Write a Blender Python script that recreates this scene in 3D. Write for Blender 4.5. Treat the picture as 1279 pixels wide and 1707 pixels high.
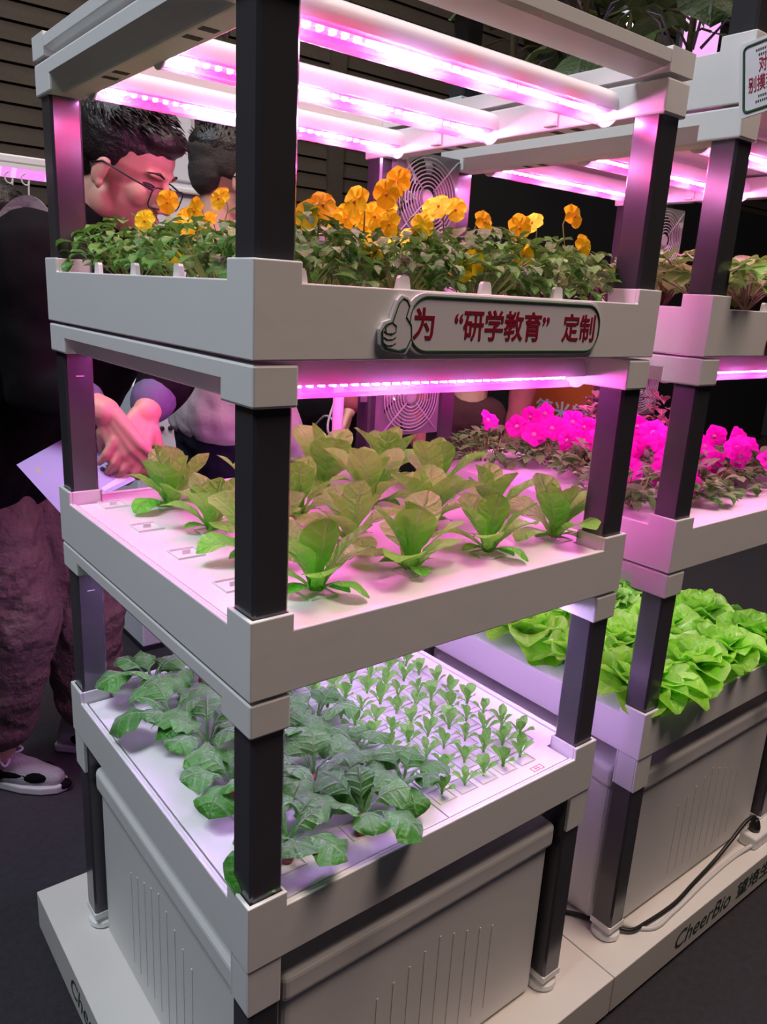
import bpy, bmesh, math, random
from mathutils import Vector, Matrix, Euler, noise

# ------------------------------------------------------------------ scene, camera, lights
for _o in list(bpy.data.objects):
    bpy.data.objects.remove(_o, do_unlink=True)
SC = bpy.context.scene
COL = SC.collection
PI = math.pi
R3 = random.Random(7)

cam_d = bpy.data.cameras.new('camera')
cam = bpy.data.objects.new('camera', cam_d)
COL.objects.link(cam)
cam_d.sensor_fit = 'HORIZONTAL'
cam_d.sensor_width = 36.0
cam_d.lens = 36.0 * 1295.8 / 1279.0
cam_d.clip_start = 0.02
_r = Vector((0.785, -0.617, 0.054)); _f = Vector((0.606, 0.748, -0.270)).normalized()
_u = _r.cross(_f).normalized(); _r = _f.cross(_u).normalized()
cam.matrix_world = Matrix(((_r.x, _u.x, -_f.x, -0.389), (_r.y, _u.y, -_f.y, -0.702),
                           (_r.z, _u.z, -_f.z, 1.390), (0, 0, 0, 1)))
SC.camera = cam
SC.view_settings.view_transform = 'Standard'
SC.view_settings.look = 'None'
SC.view_settings.gamma = 1.0
SC.view_settings.use_curve_mapping = False
SC.view_settings.exposure = 0.0
SC.cycles.max_bounces = 7
SC.cycles.transparent_max_bounces = 16
SC.cycles.caustics_reflective = False
SC.cycles.caustics_refractive = False

world = bpy.data.worlds.new('hall')
SC.world = world
world.use_nodes = True
world.node_tree.nodes['Background'].inputs[0].default_value = (0.55, 0.55, 0.68, 1)
world.node_tree.nodes['Background'].inputs[1].default_value = 0.016

def hall_lamp(name, loc, target, size, power, color):
    d = bpy.data.lights.new(name, 'AREA')
    d.shape = 'RECTANGLE'; d.size = size[0]; d.size_y = size[1]
    d.energy = power; d.color = color
    o = bpy.data.objects.new(name, d)
    COL.objects.link(o)
    o.location = loc
    o.rotation_euler = (Vector(target) - Vector(loc)).to_track_quat('-Z', 'Y').to_euler()
    return o
hall_lamp('hall_ceiling_lamp_cool', (-1.9, 0.5, 5.2), (0, 0.4, 0.6), (1.6, 1.6), 180, (0.82, 0.90, 1.0))
hall_lamp('hall_ceiling_lamp_warm', (1.3, -1.18, 5.4), (0.9, -0.2, 0.3), (1.6, 1.6), 184, (1.0, 0.78, 0.67))
hall_lamp('hall_ceiling_lamp_back', (1.5, 3.0, 5.2), (1.5, 3.2, 0), (1.2, 1.2), 34, (1.0, 0.93, 0.85))

# ------------------------------------------------------------------ materials
def nd(nt, kind, **kw):
    n = nt.nodes.new(kind)
    for k, v in kw.items():
        setattr(n, k, v)
    return n

def mat(name, col, rough=0.5, metal=0.0, spec=0.5, noise_amt=0.0, noise_scale=8.0, bump=0.0, bump_scale=60.0,
        emit=None, emit_s=0.0, coat=0.0, sss=0.0, bdist=0.01):
    m = bpy.data.materials.new(name)
    m.use_nodes = True
    nt = m.node_tree
    b = nt.nodes['Principled BSDF']
    b.inputs['Base Color'].default_value = (*col, 1)
    b.inputs['Roughness'].default_value = rough
    b.inputs['Metallic'].default_value = metal
    b.inputs['Specular IOR Level'].default_value = spec
    b.inputs['Coat Weight'].default_value = coat
    if sss:
        b.inputs['Subsurface Weight'].default_value = sss
        b.inputs['Subsurface Radius'].default_value = (0.01, 0.004, 0.002)
    if emit:
        b.inputs['Emission Color'].default_value = (*emit, 1)
        b.inputs['Emission Strength'].default_value = emit_s
    tc = nd(nt, 'ShaderNodeTexCoord')
    if noise_amt:
        n = nd(nt, 'ShaderNodeTexNoise')
        n.inputs['Scale'].default_value = noise_scale
        n.inputs['Detail'].default_value = 4
        mx = nd(nt, 'ShaderNodeMix', data_type='RGBA')
        mx.inputs[6].default_value = (*[c * (1 - noise_amt) for c in col], 1)
        mx.inputs[7].default_value = (*[min(1, c * (1 + noise_amt)) for c in col], 1)
        nt.links.new(tc.outputs['Object'], n.inputs['Vector'])
        nt.links.new(n.outputs['Fac'], mx.inputs[0])
        nt.links.new(mx.outputs[2], b.inputs['Base Color'])
    if bump:
        n = nd(nt, 'ShaderNodeTexNoise')
        n.inputs['Scale'].default_value = bump_scale
        n.inputs['Detail'].default_value = 5
        bp = nd(nt, 'ShaderNodeBump')
        bp.inputs['Strength'].default_value = bump
        bp.inputs['Distance'].default_value = bdist
        nt.links.new(tc.outputs['Object'], n.inputs['Vector'])
        nt.links.new(n.outputs['Fac'], bp.inputs['Height'])
        nt.links.new(bp.outputs['Normal'], b.inputs['Normal'])
    return m

def leaf_mat(name, col, col2, vein, trans=0.35, rough=0.45, vein_n=7.0, vein_amt=0.5, bump=0.35, sheen=0.0):
    """leaf with midrib and side veins drawn from the leaf's own UV, slight colour change from leaf to leaf"""
    m = bpy.data.materials.new(name)
    m.use_nodes = True
    nt = m.node_tree
    for n in list(nt.nodes):
        nt.nodes.remove(n)
    L = nt.links.new
    out = nd(nt, 'ShaderNodeOutputMaterial')
    uv = nd(nt, 'ShaderNodeUVMap')
    sep = nd(nt, 'ShaderNodeSeparateXYZ')
    L(uv.outputs[0], sep.inputs[0])
    def math_(op, a, b=None, clamp=False):
        n = nd(nt, 'ShaderNodeMath', operation=op, use_clamp=clamp)
        for i, x in enumerate((a, b)):
            if x is None: continue
            if isinstance(x, (int, float)): n.inputs[i].default_value = x
            else: L(x, n.inputs[i])
        return n.outputs[0]
    fr = math_('FRACT', sep.outputs['X'])                     # across 0..1 (integer part: leaf number)
    idn = math_('FLOOR', sep.outputs['X'])
    s = math_('ABSOLUTE', math_('SUBTRACT', math_('MULTIPLY', fr, 2.04), 1.02))
    t = sep.outputs['Y']
    mid = math_('SUBTRACT', 1.0, math_('MULTIPLY', s, 9.0), True)
    ph = math_('SUBTRACT', math_('MULTIPLY', t, vein_n * 2 * PI), math_('MULTIPLY', s, 5.0))
    side = math_('POWER', math_('ABSOLUTE', math_('SINE', math_('MULTIPLY', ph, 0.5))), 9.0)
    side = math_('MULTIPLY', side, 0.55)
    v = math_('MULTIPLY', math_('MAXIMUM', mid, side), vein_amt)
    wn = nd(nt, 'ShaderNodeTexWhiteNoise', noise_dimensions='1D')
    L(idn, wn.inputs['W'])
    tc = nd(nt, 'ShaderNodeTexCoord')
    no = nd(nt, 'ShaderNodeTexNoise')
    no.inputs['Scale'].default_value = 25.0
    L(tc.outputs['Object'], no.inputs['Vector'])
    f = math_('ADD', math_('MULTIPLY', wn.outputs['Value'], 0.7), math_('MULTIPLY', no.outputs['Fac'], 0.4), True)
    mx = nd(nt, 'ShaderNodeMix', data_type='RGBA')
    mx.inputs[6].default_value = (*col, 1); mx.inputs[7].default_value = (*col2, 1)
    L(f, mx.inputs[0])
    mv = nd(nt, 'ShaderNodeMix', data_type='RGBA')
    L(mx.outputs[2], mv.inputs[6]); mv.inputs[7].default_value = (*vein, 1)
    L(v, mv.inputs[0])
    b = nd(nt, 'ShaderNodeBsdfPrincipled')
    b.inputs['Roughness'].default_value = rough
    b.inputs['Specular IOR Level'].default_value = 0.4
    b.inputs['Sheen Weight'].default_value = sheen
    b.inputs['Sheen Roughness'].default_value = 0.35
    L(mv.outputs[2], b.inputs['Base Color'])
    bp = nd(nt, 'ShaderNodeBump')
    bp.inputs['Strength'].default_value = bump
    bp.inputs['Distance'].default_value = 0.004
    n2 = nd(nt, 'ShaderNodeTexNoise'); n2.inputs['Scale'].default_value = 150.0
    L(tc.outputs['Object'], n2.inputs['Vector'])
    L(math_('ADD', math_('SUBTRACT', 1.0, math_('MAXIMUM', mid, side)), math_('MULTIPLY', n2.outputs['Fac'], 1.2)), bp.inputs['Height'])
    L(bp.outputs['Normal'], b.inputs['Normal'])
    tr = nd(nt, 'ShaderNodeBsdfTranslucent')
    L(mv.outputs[2], tr.inputs['Color'])
    ms = nd(nt, 'ShaderNodeMixShader')
    ms.inputs[0].default_value = trans
    L(b.outputs[0], ms.inputs[1]); L(tr.outputs[0], ms.inputs[2])
    L(ms.outputs[0], out.inputs['Surface'])
    return m

def led_mat(name, c1, c2, strength, share=0.6, pitch=0.012):
    """row of light-emitting diodes: white and red ones alternate along the strip's own length"""
    m = bpy.data.materials.new(name)
    m.use_nodes = True
    nt = m.node_tree
    for n in list(nt.nodes):
        nt.nodes.remove(n)
    L = nt.links.new
    out = nd(nt, 'ShaderNodeOutputMaterial')
    tc = nd(nt, 'ShaderNodeTexCoord')
    sp = nd(nt, 'ShaderNodeSeparateXYZ')
    L(tc.outputs['Object'], sp.inputs[0])
    d = nd(nt, 'ShaderNodeMath', operation='DIVIDE'); d.inputs[1].default_value = pitch * 3
    L(sp.outputs['X'], d.inputs[0])
    fl = nd(nt, 'ShaderNodeMath', operation='FLOOR'); L(d.outputs[0], fl.inputs[0])
    wn = nd(nt, 'ShaderNodeTexWhiteNoise', noise_dimensions='1D'); L(fl.outputs[0], wn.inputs['W'])
    gt = nd(nt, 'ShaderNodeMath', operation='GREATER_THAN'); gt.inputs[1].default_value = share
    L(wn.outputs['Value'], gt.inputs[0])
    mx = nd(nt, 'ShaderNodeMix', data_type='RGBA')
    mx.inputs[6].default_value = (*c1, 1); mx.inputs[7].default_value = (*c2, 1)
    L(gt.outputs[0], mx.inputs[0])
    e = nd(nt, 'ShaderNodeEmission')
    e.inputs['Strength'].default_value = strength
    L(mx.outputs[2], e.inputs['Color'])
    L(e.outputs[0], out.inputs['Surface'])
    return m

def clear_mat(name, col, opacity=0.25, rough=0.15, gloss=0.25, through=0.5):
    m = bpy.data.materials.new(name)
    m.use_nodes = True
    nt = m.node_tree
    for n in list(nt.nodes):
        nt.nodes.remove(n)
    L = nt.links.new
    out = nd(nt, 'ShaderNodeOutputMaterial')
    t = nd(nt, 'ShaderNodeBsdfTransparent')
    df = nd(nt, 'ShaderNodeBsdfDiffuse'); df.inputs['Color'].default_value = (*col, 1)
    tl = nd(nt, 'ShaderNodeBsdfTranslucent'); tl.inputs['Color'].default_value = (*col, 1)
    a = nd(nt, 'ShaderNodeMixShader'); a.inputs[0].default_value = through
    L(df.outputs[0], a.inputs[1]); L(tl.outputs[0], a.inputs[2])
    b = nd(nt, 'ShaderNodeMixShader'); b.inputs[0].default_value = opacity
    L(t.outputs[0], b.inputs[1]); L(a.outputs[0], b.inputs[2])
    g = nd(nt, 'ShaderNodeBsdfGlossy'); g.inputs['Roughness'].default_value = rough
    fz = nd(nt, 'ShaderNodeLayerWeight'); fz.inputs['Blend'].default_value = gloss
    c = nd(nt, 'ShaderNodeMixShader')
    L(fz.outputs['Fresnel'], c.inputs[0]); L(b.outputs[0], c.inputs[1]); L(g.outputs[0], c.inputs[2])
    L(c.outputs[0], out.inputs['Surface'])
    return m

M = {}
M['white'] = mat('white_plastic', (0.80, 0.79, 0.775), 0.38, noise_amt=0.03, noise_scale=5, bump=0.03, bump_scale=30)
M['tank'] = mat('tank_plastic', (0.79, 0.775, 0.755), 0.42, noise_amt=0.04, noise_scale=4, bump=0.06, bump_scale=14)
M['board'] = mat('board_plastic', (0.86, 0.85, 0.84), 0.40, noise_amt=0.04, noise_scale=7, bump=0.04, bump_scale=18)
M['post'] = mat('post_metal', (0.095, 0.090, 0.102), 0.19, metal=0.55, spec=0.6, noise_amt=0.12, noise_scale=14, bump=0.02, bump_scale=9)
M['dark'] = mat('dark_gap', (0.015, 0.014, 0.016), 0.6)
M['tube'] = mat('lamp_housing', (0.82, 0.80, 0.80), 0.35)
M['shell'] = clear_mat('lamp_shell', (0.86, 0.83, 0.85), 0.985, 0.3, 0.12, 0.07)
M['clear2'] = clear_mat('clear_grille', (0.95, 0.88, 0.93), 0.82, 0.08, 0.35)
M['cover'] = clear_mat('lamp_cover', (1.0, 0.86, 0.95), 0.18, 0.12, 0.2)
M['led_pink'] = led_mat('led_pink', (1.0, 0.40, 1.0), (0.90, 0.02, 0.20), 225.0, 0.6, 0.017)
M['led_mid'] = led_mat('led_mid', (1.0, 0.19, 0.88), (0.80, 0.03, 0.36), 240.0, 0.65, 0.017)
M['led_white'] = led_mat('led_white', (0.68, 0.46, 1.0), (0.74, 0.24, 1.0), 215.0, 0.70, 0.017)
M['clear'] = clear_mat('clear_plastic', (0.95, 0.86, 0.93), 0.40, 0.08, 0.40)
M['glass'] = clear_mat('lens_glass', (0.9, 0.9, 0.95), 0.08, 0.03, 0.3)
M['red'] = mat('sign_red', (0.30, 0.006, 0.03), 0.5)
M['green'] = mat('sign_green', (0.02, 0.085, 0.025), 0.5)
M['sign'] = mat('sign_white', (0.78, 0.74, 0.78), 0.35)
M['ink'] = mat('ink_dark', (0.03, 0.05, 0.035), 0.6)
M['stamp'] = mat('stamp_red', (0.75, 0.12, 0.18), 0.6)
M['black'] = mat('black_rubber', (0.012, 0.012, 0.013), 0.45)
M['cloth_black'] = mat('black_cloth', (0.006, 0.0055, 0.006), 0.9, spec=0.08, bump=0.4, bump_scale=14)
M['cargo'] = mat('cargo_cloth', (0.165, 0.112, 0.098), 0.9, spec=0.15, noise_amt=0.2, noise_scale=9, bump=1.0, bump_scale=13, bdist=0.05)
M['denim'] = mat('dark_denim', (0.012, 0.013, 0.026), 0.9, spec=0.15, bump=0.4, bump_scale=30)
M['maroon'] = mat('maroon_cloth', (0.05, 0.008, 0.014), 0.9, bump=0.4, bump_scale=20)
M['sweater'] = mat('pale_sweater', (0.62, 0.55, 0.57), 0.9, bump=0.5, bump_scale=22)
M['pinktop'] = mat('pink_top', (0.34, 0.07, 0.10), 0.9, spec=0.15, bump=0.5, bump_scale=22)
M['cuff'] = mat('cuff_lining', (0.10, 0.095, 0.17), 0.8, bump=0.3, bump_scale=50)
M['grey'] = mat('grey_webbing', (0.16, 0.15, 0.16), 0.9, bump=0.3, bump_scale=90)
M['skin'] = mat('skin', (0.60, 0.34, 0.25), 0.5, sss=0.06, noise_amt=0.06, noise_scale=30)
M['lip'] = mat('lips', (0.42, 0.14, 0.12), 0.45)
M['hair'] = mat('black_hair', (0.014, 0.010, 0.010), 0.42, bump=0.35, bump_scale=160)
M['fade'] = mat('short_cropped_hair', (0.055, 0.042, 0.036), 0.8, bump=0.8, bump_scale=400)
M['shoe'] = mat('silver_mesh', (0.45, 0.44, 0.46), 0.45, bump=0.5, bump_scale=220)
M['lace'] = mat('white_lace', (0.75, 0.72, 0.74), 0.8)
M['sole'] = mat('shoe_sole', (0.62, 0.60, 0.62), 0.6)
M['paper'] = mat('purple_paper', (0.46, 0.33, 0.72), 0.5)
M['paper2'] = mat('purple_print', (0.16, 0.09, 0.42), 0.5)
M['paper3'] = mat('pale_print', (0.75, 0.62, 0.80), 0.5)
M['gold'] = mat('gold_print', (0.60, 0.40, 0.18), 0.5)
M['orange'] = mat('orange_banner', (0.42, 0.065, 0.012), 0.6)
M['banner_txt'] = mat('banner_lettering', (0.52, 0.47, 0.60), 0.6)
M['cableW'] = mat('white_cable', (0.65, 0.63, 0.62), 0.5)
M['petal_y'] = leaf_mat('pansy_petal', (0.97, 0.86, 0.015), (0.97, 0.74, 0.012), (0.88, 0.42, 0.005), 0.25, 0.55, 3.0, 0.35, 0.15)
M['petal_eye'] = mat('pansy_eye', (0.75, 0.22, 0.01), 0.6)
M['petal_m'] = leaf_mat('petunia_petal', (0.86, 0.012, 0.52), (0.90, 0.016, 0.60), (0.75, 0.01, 0.42), 0.30, 0.55, 3.0, 0.4, 0.2)
M['petal_c'] = mat('petunia_throat', (0.80, 0.35, 0.50), 0.6)
M['leaf_pansy'] = leaf_mat('pansy_leaf', (0.045, 0.16, 0.015), (0.13, 0.33, 0.05), (0.22, 0.32, 0.10), 0.25, 0.42, 4.0, 0.3, 0.3)
M['leaf_lettuce'] = leaf_mat('lettuce_leaf', (0.11, 0.66, 0.025), (0.25, 0.88, 0.08), (0.42, 0.90, 0.26), 0.32, 0.30, 6.0, 0.38, 0.8)
M['leaf_radish'] = leaf_mat('radish_leaf', (0.022, 0.17, 0.008), (0.07, 0.32, 0.03), (0.32, 0.48, 0.22), 0.22, 0.34, 6.0, 0.35, 0.6, sheen=0.55)
M['leaf_seed'] = leaf_mat('seedling_leaf', (0.15, 0.50, 0.05), (0.28, 0.66, 0.13), (0.50, 0.66, 0.34), 0.35, 0.45, 4.0, 0.4, 0.4)
M['leaf_butter'] = leaf_mat('butter_lettuce_leaf', (0.22, 0.70, 0.015), (0.38, 0.84, 0.06), (0.66, 0.92, 0.30), 0.40, 0.28, 5.0, 0.45, 0.6)
M['leaf_frill'] = leaf_mat('frilly_lettuce_leaf', (0.16, 0.55, 0.02), (0.32, 0.72, 0.08), (0.45, 0.65, 0.2), 0.35, 0.45, 5.0, 0.3, 0.6)
M['leaf_petunia'] = leaf_mat('petunia_leaf', (0.06, 0.30, 0.03), (0.20, 0.55, 0.12), (0.40, 0.40, 0.20), 0.3, 0.5, 4.0, 0.3, 0.3)
M['leaf_straw'] = leaf_mat('strawberry_leaf', (0.11, 0.36, 0.03), (0.28, 0.55, 0.12), (0.50, 0.46, 0.25), 0.3, 0.5, 7.0, 0.4, 0.6)
M['leaf_coleus'] = leaf_mat('coleus_leaf', (0.10, 0.07, 0.05), (0.42, 0.34, 0.22), (0.55, 0.50, 0.25), 0.2, 0.5, 5.0, 0.5, 0.5)
M['leaf_dark'] = leaf_mat('eggplant_leaf', (0.035, 0.065, 0.015), (0.08, 0.10, 0.03), (0.10, 0.12, 0.07), 0.15, 0.5, 6.0, 0.4, 0.5)
M['stem_g'] = mat('green_stem', (0.20, 0.30, 0.05), 0.5)
M['stem_v'] = mat('violet_stem', (0.12, 0.07, 0.13), 0.55)
M['stem_b'] = mat('brown_stem', (0.10, 0.08, 0.035), 0.6)
M['root'] = mat('radish_root', (0.24, 0.018, 0.03), 0.4, noise_amt=0.2, noise_scale=40)
M['pink_glow'] = mat('pink_glow', (0.8, 0.5, 0.8), 0.5, emit=(0.80, 0.32, 0.85), emit_s=0.85)  # emission stands in for pink light on the far background
M['spot_light'] = mat('spot_light', (0.9, 0.9, 0.9), 0.5, emit=(0.85, 1.0, 0.98), emit_s=9.0)
M['column'] = mat('white_column', (0.72, 0.74, 0.80), 0.6)
M['shade_black'] = mat('shade_backdrop', (0.010, 0.009, 0.010), 0.8)  # near-black colour stands in for shadow on the right backdrop

def carpet_mat():
    m = mat('carpet', (0.05, 0.045, 0.055), 0.95, noise_amt=0.35, noise_scale=60, bump=0.9, bump_scale=420)
    return m
M['carpet'] = carpet_mat()

def platform_mat():
    m = mat('platform_laminate', (0.74, 0.70, 0.66), 0.45, noise_amt=0.07, noise_scale=6, bump=0.03, bump_scale=12)
    return m
M['platform'] = platform_mat()

def slat_mat():
    m = mat('wood_slats', (0.066, 0.051, 0.040), 0.75, spec=0.25, noise_amt=0.25, noise_scale=3, bump=0.3, bump_scale=40)
    return m
M['slat'] = slat_mat()

# ------------------------------------------------------------------ mesh helpers
class MB:
    """collects shapes; build() links them as ONE mesh object"""
    def __init__(s):
        s.v = []; s.f = []; s.uv = []; s.mi = []; s.has_uv = False; s.nleaf = 0
    def add(s, vs, fs, uv=None, Mx=None, mi=0):
        n = len(s.v)
        if Mx is not None:
            vs = [Mx @ Vector(p) for p in vs]
        s.v.extend([tuple(p) for p in vs])
        s.f.extend([tuple(i + n for i in f) for f in fs])
        s.mi.extend([mi] * len(fs))
        if uv: s.has_uv = True; s.uv.extend(uv)
        else: s.uv.extend([(0.5, 0.5)] * len(vs))
    def box(s, x0, x1, y0, y1, z0, z1, Mx=None):
        vs = [(x, y, z) for z in (z0, z1) for y in (y0, y1) for x in (x0, x1)]
        s.add(vs, [(0, 2, 3, 1), (4, 5, 7, 6), (0, 1, 5, 4), (2, 6, 7, 3), (0, 4, 6, 2), (1, 3, 7, 5)], Mx=Mx)
    def prism(s, poly, z0, z1, Mx=None):
        n = len(poly)
        a = sum(poly[i][0] * poly[(i + 1) % n][1] - poly[(i + 1) % n][0] * poly[i][1] for i in range(n))
        if a < 0: poly = poly[::-1]
        vs = [(p[0], p[1], z0) for p in poly] + [(p[0], p[1], z1) for p in poly]
        fs = [tuple(range(n))[::-1], tuple(range(n, 2 * n))]
        fs += [(i, (i + 1) % n, n + (i + 1) % n, n + i) for i in range(n)]
        s.add(vs, fs, Mx=Mx)
    def tube(s, pts, r, n=8, cap=True):
        pts = [Vector(p) for p in pts]
        rs = r if isinstance(r, (list, tuple)) else [r] * len(pts)
        vs = []; fs = []
        prev = None
        for i, p in enumerate(pts):
            t = (pts[min(i + 1, len(pts) - 1)] - pts[max(i - 1, 0)]).normalized()
            if prev is None:
                a = t.orthogonal().normalized()
            else:
                a = (prev - t * prev.dot(t)).normalized()
            prev = a
            b = t.cross(a)
            for k in range(n):
                w = 2 * PI * k / n
                vs.append(p + (a * math.cos(w) + b * math.sin(w)) * rs[i])
        for i in range(len(pts) - 1):
            for k in range(n):
                fs.append((i * n + k, i * n + (k + 1) % n, (i + 1) * n + (k + 1) % n, (i + 1) * n + k))
        if cap:
            fs.append(tuple(range(n))[::-1]); fs.append(tuple(range((len(pts) - 1) * n, len(pts) * n)))
        s.add(vs, fs)
    def lathe(s, prof, n=20, Mx=None):
        vs = []; fs = []
        for r, z in prof:
            for k in range(n):
                w = 2 * PI * k / n
                vs.append((r * math.cos(w), r * math.sin(w), z))
        for i in range(len(prof) - 1):
            for k in range(n):
                fs.append((i * n + k, i * n + (k + 1) % n, (i + 1) * n + (k + 1) % n, (i + 1) * n + k))
        fs.append(tuple(range(n))[::-1]); fs.append(tuple(range((len(prof) - 1) * n, len(prof) * n)))
        s.add(vs, fs, Mx=Mx)
    def ball(s, c, r, n=12, Mx=None):
        rx, ry, rz = r if isinstance(r, (list, tuple)) else (r, r, r)
        vs = [(0, 0, -1)]; m = n // 2
        for i in range(1, m):
            ph = -PI / 2 + PI * i / m
            for k in range(n):
                w = 2 * PI * k / n
                vs.append((math.cos(ph) * math.cos(w), math.cos(ph) * math.sin(w), math.sin(ph)))
        vs.append((0, 0, 1))
        fs = [(0, 1 + (k + 1) % n, 1 + k) for k in range(n)]
        for i in range(m - 2):
            for k in range(n):
                a = 1 + i * n
                fs.append((a + k, a + (k + 1) % n, a + n + (k + 1) % n, a + n + k))
        t = len(vs) - 1; a = 1 + (m - 2) * n
        fs += [(a + k, a + (k + 1) % n, t) for k in range(n)]
        B = Matrix.Translation(Vector(c))
        if Mx is not None: B = B @ Mx.to_4x4()
        s.add([B @ Vector((p[0] * rx, p[1] * ry, p[2] * rz)) for p in vs], fs)
    def limb(s, a, b, ra, rb, n=14):
        """closed tapered limb with round ends"""
        a = Vector(a); b = Vector(b)
        d = (b - a); L = max(d.length, 1e-5); d /= L
        pts = []; rs = []
        for k in range(5):
            w = -PI / 2 + (PI / 2) * k / 4
            pts.append(a + d * ra * math.sin(w)); rs.append(max(ra * math.cos(w), ra * 0.03))
        for k in range(5):
            w = (PI / 2) * k / 4
            pts.append(b + d * rb * math.sin(w)); rs.append(max(rb * math.cos(w), rb * 0.03))
        s.tube(pts, rs, n)
    def leaf(s, Mx, L, Wd, a0=0.8, curl=-0.9, cup=0.15, p0=0.12, pet=0.06, k=1.5, e=0.75, ruf=0.0, rufn=5.0,
             nl=8, nw=4, ser=0.0, sern=9, lobe=0.0, twist=0.0, rng=R3):
        """curved leaf blade from its base: width profile, fold along the midrib, ruffled or toothed edge"""
        vs = []; uv = []; fs = []
        x = z = 0.0; ph = rng.uniform(0, 6.28)
        s.nleaf += 1
        for i in range(nl + 1):
            t = i / nl
            ang = a0 + curl * t ** 1.4
            if i:
                x += math.cos(ang) * L / nl; z += math.sin(ang) * L / nl
            if t < p0:
                w = pet * Wd * 1.6
            else:
                q = (t - p0) / (1 - p0)
                w = max(Wd * math.sin(PI * min(q ** k, 1.0)) ** e if 0 < q < 1 else 0.0, pet * Wd * (1.6 if q < 0.5 else 0.6))
                if ser: w *= 1 + ser * (((q * sern) % 1.0) - 0.5)
                if lobe: w *= 1 - lobe * max(0.0, math.sin(q * 15.0)) * (1 - q)
            nx, nz = -math.sin(ang), math.cos(ang)
            for j in range(nw + 1):
                q = 2 * j / nw - 1
                h = cup * w * (q * q) * 1.6
                if ruf and abs(q) > 0.3: h += ruf * Wd * math.sin(rufn * 2 * PI * t + ph + (1.7 if q > 0 else 0)) * (abs(q) ** 2) * min(1, t * 2.5)
                y = q * w * (1 - 0.22 * abs(cup))
                if twist:
                    h += y * twist * t
                vs.append((x + nx * h, y, z + nz * h))
                uv.append((s.nleaf + 0.01 + 0.98 * (q * 0.5 + 0.5), t))
        for i in range(nl):
            for j in range(nw):
                a = i * (nw + 1) + j
                fs.append((a, a + 1, a + nw + 2, a + nw + 1))
        s.add(vs, fs, uv, Mx)
    def mesh(s, name, mats, smooth=False, off=(0, 0, 0)):
        me = bpy.data.meshes.new(name)
        ox, oy, oz = off
        me.from_pydata([(p[0] - ox, p[1] - oy, p[2] - oz) for p in s.v], [], s.f)
        for m in (mats if isinstance(mats, (list, tuple)) else [mats]):
            me.materials.append(m)
        if any(s.mi):
            me.polygons.foreach_set('material_index', s.mi)
        if s.has_uv:
            lay = me.uv_layers.new(name='leaf')
            idx = [0] * len(me.loops)
            me.loops.foreach_get('vertex_index', idx)
            flat = []
            for i in idx: flat.extend(s.uv[i])
            lay.data.foreach_set('uv', flat)
        if smooth:
            me.polygons.foreach_set('use_smooth', [True] * len(me.polygons))
        me.update()
        return me

def root_off(p):
    while p.parent is not None:
        p = p.parent
    return p.location

def obj(name, mb, m, parent=None, bevel=0.0, smooth=False, origin=None, seg=2):
    """links a collected shape as one mesh object; coordinates are given in the room"""
    if parent is not None:
        off = root_off(parent)
    elif origin is not None:
        off = origin
    else:
        xs = [p[0] for p in mb.v]; ys = [p[1] for p in mb.v]; zs = [p[2] for p in mb.v]
        off = ((min(xs) + max(xs)) / 2, (min(ys) + max(ys)) / 2, min(zs))
    me = mb.mesh(name, m, smooth, off) if isinstance(mb, MB) else mb
    o = bpy.data.objects.new(name, me)
    COL.objects.link(o)
    if parent is not None: o.parent = parent
    else: o.location = off
    if bevel:
        b = o.modifiers.new('bevel', 'BEVEL')
        b.width = bevel; b.segments = seg; b.limit_method = 'ANGLE'; b.angle_limit = math.radians(40)
    return o

def tag(o, label=None, cat=None, group=None, kind=None):
    if label: o['label'] = label
    if cat: o['category'] = cat
    if group: o['group'] = group
    if kind: o['kind'] = kind
    return o

def thing(name, loc, label, cat, group=None):
    o = bpy.data.objects.new(name, None)
    o.empty_display_size = 0.05
    COL.objects.link(o)
    o.location = loc
    return tag(o, label, cat, group)

def copy_tree(o, parent=None):
    c = o.copy()
    COL.objects.link(c)
    if parent is not None: c.parent = parent
    for ch in [x for x in o.children]:
        copy_tree(ch, c)
    return c

def text_mesh(body, size, m, Mx, depth=0.0006, bold=0.0, shear=0.0, align='LEFT', spacing=1.0, sx=1.0):
    cu = bpy.data.curves.new('lettering', 'FONT')
    cu.body = body; cu.size = size; cu.extrude = depth; cu.offset = bold; cu.shear = shear
    cu.align_x = align; cu.space_character = spacing
    cu.resolution_u = 3
    t = bpy.data.objects.new('lettering', cu)
    COL.objects.link(t)
    bpy.context.view_layer.update()
    dg = bpy.context.evaluated_depsgraph_get()
    me = bpy.data.meshes.new_from_object(t.evaluated_get(dg))
    bpy.data.objects.remove(t, do_unlink=True)
    me.transform(Mx @ Matrix.Diagonal((sx, 1, 1, 1)))
    me.materials.clear(); me.materials.append(m)
    return me

def me_obj(name, me, parent):
    off = root_off(parent)
    me.transform(Matrix.Translation(-Vector(off)))
    o = bpy.data.objects.new(name, me)
    COL.objects.link(o)
    o.parent = parent
    return o

ORD = ['first', 'second', 'third', 'fourth', 'fifth', 'sixth', 'seventh', 'eighth', 'ninth', 'tenth', 'eleventh', 'twelfth', 'thirteenth', 'fourteenth']

# ------------------------------------------------------------------ the setting
W, D = 0.698, 0.697
PLAT = 0.102                       # top of the display platform
T0, T1, T2, T3 = 1.802, 1.417, 1.032, 0.647
PITCH = 0.8476

mb = MB(); mb.box(-7, 9, -5, 7, -0.05, 0)
tag(obj('floor', mb, M['carpet']), kind='structure')

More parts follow.
